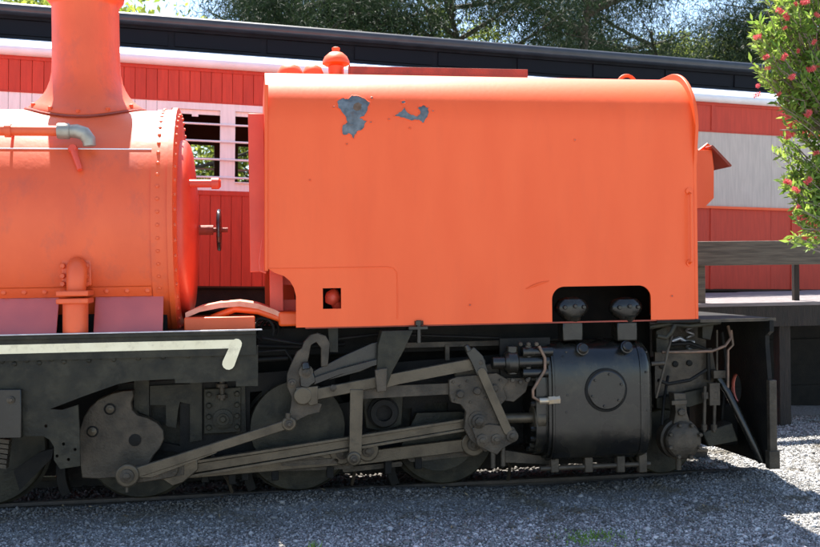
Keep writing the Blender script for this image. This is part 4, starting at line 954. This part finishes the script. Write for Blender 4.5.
# ================================================================== VEGETATION
def leaf_quads(C, D, N, Ln, Wd):
    """kite shaped leaves: base C, direction D, side axis from N"""
    D = D / np.linalg.norm(D, axis=1, keepdims=True); Sd = np.cross(D, N); Sd /= np.linalg.norm(Sd, axis=1, keepdims=True) + 1e-9
    Ln = Ln[:, None]; Wd = Wd[:, None]
    V = np.stack([C, C + D*Ln*.45 + Sd*Wd*.5, C + D*Ln, C + D*Ln*.45 - Sd*Wd*.5], 1)
    n = len(C); return V.reshape(-1, 3), np.arange(4*n).reshape(n, 4)
def limb(b, p, d, L, r, seed, gens=5, droop=0):
    pts = [Vector(p)]; rr = [r]; d = Vector(d).normalized(); rn = random.Random(seed)
    for k in range(gens):
        d = (d + Vector((rn.uniform(-.22,.22), rn.uniform(-.22,.22), rn.uniform(-.15,.2) - droop))).normalized(); pts.append(pts[-1] + d*L/gens); rr.append(r*(1 - .85*(k+1)/gens))
    b.tube(pts, rr, 7); return pts
def tree(x, y, h, spread, zlow, seed, label, nleaf, m, lf=(.10,.20), lw=(.02,.04), r=.22, group='trees behind the carriage', nl=14, drp=.6):
    rn = np.random.default_rng(seed); T = empty('tree', (x, y, -.1)); tag(T, label, 'tree')
    if group: T['group'] = group
    b = MB(); tr = limb(b, (x, y, -.2), (0,0,1), h*.8, r, seed, 7); tips = []; starts = []
    b.build('trunk', M['bark'], T, smooth=60)
    b = MB()
    for k in range(nl):
        t = rn.uniform(.4, 1); i = min(int(t*7), 6); p = tr[i].lerp(tr[i+1], t*7 - i); a = 2.4*k + rn.uniform(-.4,.4)
        L = spread*rn.uniform(.6, 1.1)*(1.15 - .5*(t-.4))
        pts = limb(b, p, (math.cos(a), math.sin(a), rn.uniform(-.1,.6)), L, r*.3, seed*31+k, 5, .03)
        tips += pts[2:]
        for _ in range(2):
            q = pts[rn.integers(1, 4)]; a2 = a + rn.uniform(-1.2,1.2)
            tips += limb(b, q, (math.cos(a2), math.sin(a2), rn.uniform(-.3,.5)), L*.55, r*.12, seed*77+k, 4, .05)[1:]
    b.build('limbs', M['bark'], T, smooth=60)
    cent = np.array([list(p) for p in tips]); cent = cent[cent[:, 2] > zlow - .3]
    ci = rn.integers(0, len(cent), nleaf); wgt = rn.uniform(.25, .6, len(cent))
    off_ = rn.normal(0, 1, (nleaf, 3)) * wgt[ci][:, None]; off_[:, 2] *= .75; off_[:, 2] -= .15
    C = cent[ci] + off_
    D = rn.normal(0, .7, (nleaf, 3)); D[:, 2] -= drp
    V, F = leaf_quads(C, D, rn.normal(0, 1, (nleaf, 3)), rn.uniform(*lf, nleaf), rn.uniform(*lw, nleaf))
    mesh_np('crown', V, F, m, T)
    return T
TR = [  # x, y, height, spread, zlow, label
 (-1.6, 13.5, 9.5, 3.0, 5.5, 'olive leaved tree rising behind the chimney at the left', 27000, 'leafmid'),
 (2.6, 13.0, 10.5, 3.2, 5.4, 'dark feathery tree left of the mushroom vent, beside the gap of sky', 44000, 'leafdark'),
 (5.6, 14.0, 11.0, 3.4, 5.4, 'dark feathery tree rising behind the middle of the tank', 50000, 'leafdark'),
 (7.2, 13.6, 11.0, 2.6, 5.6, 'tree with a thick dark trunk standing behind the right part of the tank', 24000, 'leafdark'),
 (12.2, 14.5, 11.0, 3.6, 5.2, 'dense dark tree behind the right end of the carriage roof', 60000, 'leafdark'),
 (15.5, 15.0, 11.0, 3.6, 4.8, 'dark tree behind the red flowering bush', 45000, 'leafdark'),
 (-6.0, 15.0, 9.0, 3.4, 5.0, 'olive tree at the far left, left of the chimney', 27000, 'leafmid'),
 (6.0, 24.0, 12.0, 4.5, 5.5, 'sunlit yellow green tree far behind the dark trees, left of the thick trunk', 45000, 'leafmid'),
 (15.5, 26.0, 13.0, 5.0, 5.5, 'sunlit yellow green tree far behind, right of the thick trunk', 45000, 'leafmid'),
 (-3.4, 21.0, 7.5, 3.2, 1.5, 'sunlit low tree far behind, seen through the open carriage window', 20000, 'leafmid'),
 (3.0, 22.0, 11.0, 4.2, 4.5, 'dense dark tree far behind the tank', 26000, 'leafdark'),
 (11.0, 22.0, 12.0, 4.5, 4.5, 'dense dark tree far behind, between the sunlit ones', 26000, 'leafdark'),
 (-9.0, 34.0, 10.0, 5.0, 4.0, 'mid green tree far away, left of the chimney', 5000, 'leafback'),
 (7.0, 35.0, 15.0, 6.5, 6.0, 'mid green tree far away behind the middle of the tank', 16000, 'leafback'),
 (17.0, 36.0, 15.0, 6.5, 6.0, 'mid green tree far away behind the right end of the tank', 18000, 'leafback'),
 (27.0, 36.0, 15.0, 6.5, 5.0, 'mid green tree far away behind the flowering bush', 16000, 'leafback'),
 (14.3, 21.5, 12.0, 3.6, 4.5, 'dark feathery tree far behind, beside the dense one at the roof end', 42000, 'leafdark'),
 (12.1, 19.6, 12.0, 3.0, 4.5, 'dark feathery tree far behind, above the front hopper lid', 46000, 'leafdark'),
 (10.3, 18.5, 11.5, 2.6, 4.5, 'dark feathery tree far behind, above the lifting eye', 36000, 'leafdark'),
 (0.2, 20.0, 11.0, 2.6, 5.5, 'dark feathery tree far behind, right of the gap of sky', 20000, 'leafdark'),
 (23.0, 27.0, 13.0, 5.0, 5.0, 'olive tree far behind at the right edge', 30000, 'leafmid')]
for i, (x, y, h, sp, zl, lab, nl_, mm) in enumerate(TR):
    tree(x, y, h, sp, zl, 11 + i, lab, nl_, M[mm], r=.34 if 'thick' in lab and mm == 'leafdark' else .2, lf={'leafdark': (.10,.24), 'leafmid': (.12,.22), 'leafback': (.3,.55)}[mm], lw={'leafdark': (.010,.022), 'leafmid': (.05,.09), 'leafback': (.14,.26)}[mm])
# a hedge behind the carriage: a mass nobody could count
n = 26000; hx_ = rng.uniform(-7, 16, n); hy_ = 10.8 + rng.normal(0, .7, n); hz_ = rng.beta(1.4, 1.3, n) * (2.3 + .5*np.sin(hx_*1.3) + .3*np.sin(hx_*3.1))
V, F = leaf_quads(np.stack([hx_, hy_, hz_], 1), rng.normal(0, 1, (n, 3)), rng.normal(0, 1, (n, 3)), rng.uniform(.12, .24, n), rng.uniform(.05, .10, n))
tag(mesh_np('hedge', V, F, M['leafmid']), 'tangled green undergrowth on the far side of the carriage', 'undergrowth', kind='stuff')

# ---- bottlebrush bush at the right
BUSH = empty('bottlebrush_bush', (7.2, .45, -.1)); tag(BUSH, 'leafy bottlebrush bush with red bristly flowers overhanging the right edge', 'bush')
rb = np.random.default_rng(5); pr_ = random.Random(4)
b = MB(); trk = limb(b, (7.2, .45, -.15), (-.03,-.0,1), 4.8, .09, 3, 7); b.build('trunk', M['twig'], BUSH, smooth=60)
outline = [(800,-260),(785,-90),(770,-20),(764,20),(754,36),(758,62),(752,92),(775,108),(790,118),(784,150),(792,168),(778,178),(782,192),(790,205),(800,222),(800,232),(815,242),(860,255),(900,262),(1080,270),(1180,200),(1180,-260)]
def inside(px, py):
    c = False; j = len(outline) - 1
    for i in range(len(outline)):
        a, d = outline[i], outline[j]
        if (a[1] > py) != (d[1] > py) and px < (d[0]-a[0])*(py-a[1])/(d[1]-a[1]) + a[0]: c = not c
        j = i
    return c
bb = MB(); CC = []; DD = []; NN = []; LL = []
sprigs = []
tries = 0
while tries < 40000 and len(sprigs) < 600:  # unseen sprigs right of the view, added to cut skylight on the carriage
    tries += 1; px, py = rb.uniform(830, 1180), rb.uniform(-260, 268)
    if inside(px, py): sprigs.append((px, py, .5 + rb.uniform(-.5, .8)))
tries = 0
while tries < 105:
    px, py = rb.uniform(748, 880), rb.uniform(-60, 262); Yc = .15 + rb.uniform(-.15, .5)
    if not inside(px, py): continue
    tries += 1
    for k in range(7): sprigs.append((px + rb.normal(0, 6), py + rb.normal(0, 6), Yc + rb.normal(0, .06)))
sprigs += [(789,241,.1),(756,37,.1),(781,180,.1),(795,236,.1),(806,230,.1)]
for px, py, Y in sprigs:
    tip = at(px, py, Y); base = trk[min(6, max(2, int(2 + (tip.z - 1.4) / .65)))]
    dd = (tip - base); st = tip - dd.normalized()*min(dd.length*.8, rb.uniform(.35,.9)); st.z -= .05
    mid = st.lerp(tip, .5) + Vector(rb.normal(0, .03, 3).tolist())
    bb.tube([st, mid, tip], [.007,.005,.003], 4)
    d = (tip - mid).normalized()
    for k in range(24):
        t = (k+1)/24; c = st.lerp(mid, t*2) if t < .5 else mid.lerp(tip, t*2-1)
        if t < .25: continue
        v_ = Vector(rb.normal(0, 1, 3).tolist()); v_ = (v_ - d*v_.dot(d)).normalized(); CC.append(list(c)); DD.append(list(v_*.8 + d*.7)); NN.append(rb.normal(0,1,3).tolist()); LL.append(rb.uniform(.05,.09))
for k in range(26):
    t = trk[rb.integers(2, 7)]; px, py = rb.uniform(775, 950), rb.uniform(-40, 240)
    e = at(px, py, .2 + rb.uniform(0, .4)); m_ = t.lerp(e, .5) + Vector((0,0,.15)); bb.tube([t, m_, e], [.022,.013,.006], 5)
bb.tube([at(850,232,.3), at(830,224,.2), at(806,233,.15), at(789,241,.1)], [.012,.009,.006,.003], 5)
bb.build('branches', M['twig'], BUSH, smooth=60)
CC, DD, NN, LL = map(np.array, (CC, DD, NN, LL))
V, F = leaf_quads(CC, DD, NN, LL*1.2, LL*.40); mesh_np('foliage', V, F, M['leafbush'], BUSH)
# flowers: bristly cylinders
fl = [(786,17),(780,11),(788,18),(785,28),(757,37),(766,57),(784,57),(768,68),(792,77),(798,51),(758,86),(779,94),(757,95),(808,114),(782,115),(789,117),(811,69),(818,66),(814,42),(817,15),(805,2),(796,4),(788,137),(816,153),(788,182),(808,181),(796,190),(797,208)]
proto = []
for s in range(3):
    n = 150; t = rb.uniform(-.5, .5, n); a = rb.uniform(0, 6.28, n)
    C = np.stack([np.zeros(n), np.zeros(n), t*.085], 1); D = np.stack([np.cos(a), np.sin(a), rb.uniform(-.1,.4,n)], 1)
    V, F = leaf_quads(C, D, rb.normal(0,1,(n,3)), rb.uniform(.028,.04,n), rb.uniform(.004,.008,n))
    o = mesh_np('flower', V, F, M['flower']); proto.append(o.data); bpy.data.objects.remove(o)
for i, (px, py) in enumerate(fl):
    o = bpy.data.objects.new('flower', proto[i % 3]); COL.objects.link(o); o.parent = BUSH
    o.location = at(px, py, -.02 + rb.uniform(-.03,.08)) - WPOS[BUSH.name]; o.rotation_euler = (rb.uniform(.6,1.9), rb.uniform(-.6,.6), rb.uniform(0,6.28)); s_ = rb.uniform(.5,.95); o.scale = (s_,s_,s_)

# ---- dry leaves and twigs on the gravel
n = 700; lx, ly = rb.uniform(-3.5, 6, n), rb.uniform(-1.6, .5, n); C = np.stack([lx, ly, np.array([gz(a, c) for a, c in zip(lx, ly)]) + .014], 1)
D = rb.normal(0, 1, (n, 3)); D[:, 2] *= .25; N_ = rb.normal(0, .3, (n, 3)); N_[:, 2] += 1
V, F = leaf_quads(C, D, N_, rb.uniform(.02, .06, n), rb.uniform(.006, .018, n)); tag(mesh_np('leaf_litter', V, F, M['litter']), 'dry brown leaf litter lying on the gravel', 'leaf litter', kind='stuff')
# ---- small grass
def tuft(px, py, n, h, lab, sp=.06):
    p = None
    d = ray(px, py); t = (-.10 - CAM.z) / d.z; p = CAM + d*t; p.z = gz(p.x, p.y)
    n_ = n; C = np.array(p)[None] + np.stack([rb.normal(0, sp, n_), rb.normal(0, sp*.7, n_), np.zeros(n_)], 1)
    D = rb.normal(0, .55, (n_, 3)); D[:, 2] = rb.uniform(.5, 1.2, n_)
    V, F = leaf_quads(C, D, rb.normal(0,1,(n_,3)), rb.uniform(.4,1,n_)*h, rb.uniform(.006,.013,n_)); o = mesh_np('grass_tuft', V, F, M['grass'])
    return tag(o, lab, 'grass tuft')
tuft(316, 549, 26, .11, 'bright green grass tuft in the gravel at the bottom edge', .035)
tuft(586, 533, 340, .05, 'low green weeds in the gravel below the cylinder', .14)['kind'] = 'stuff'
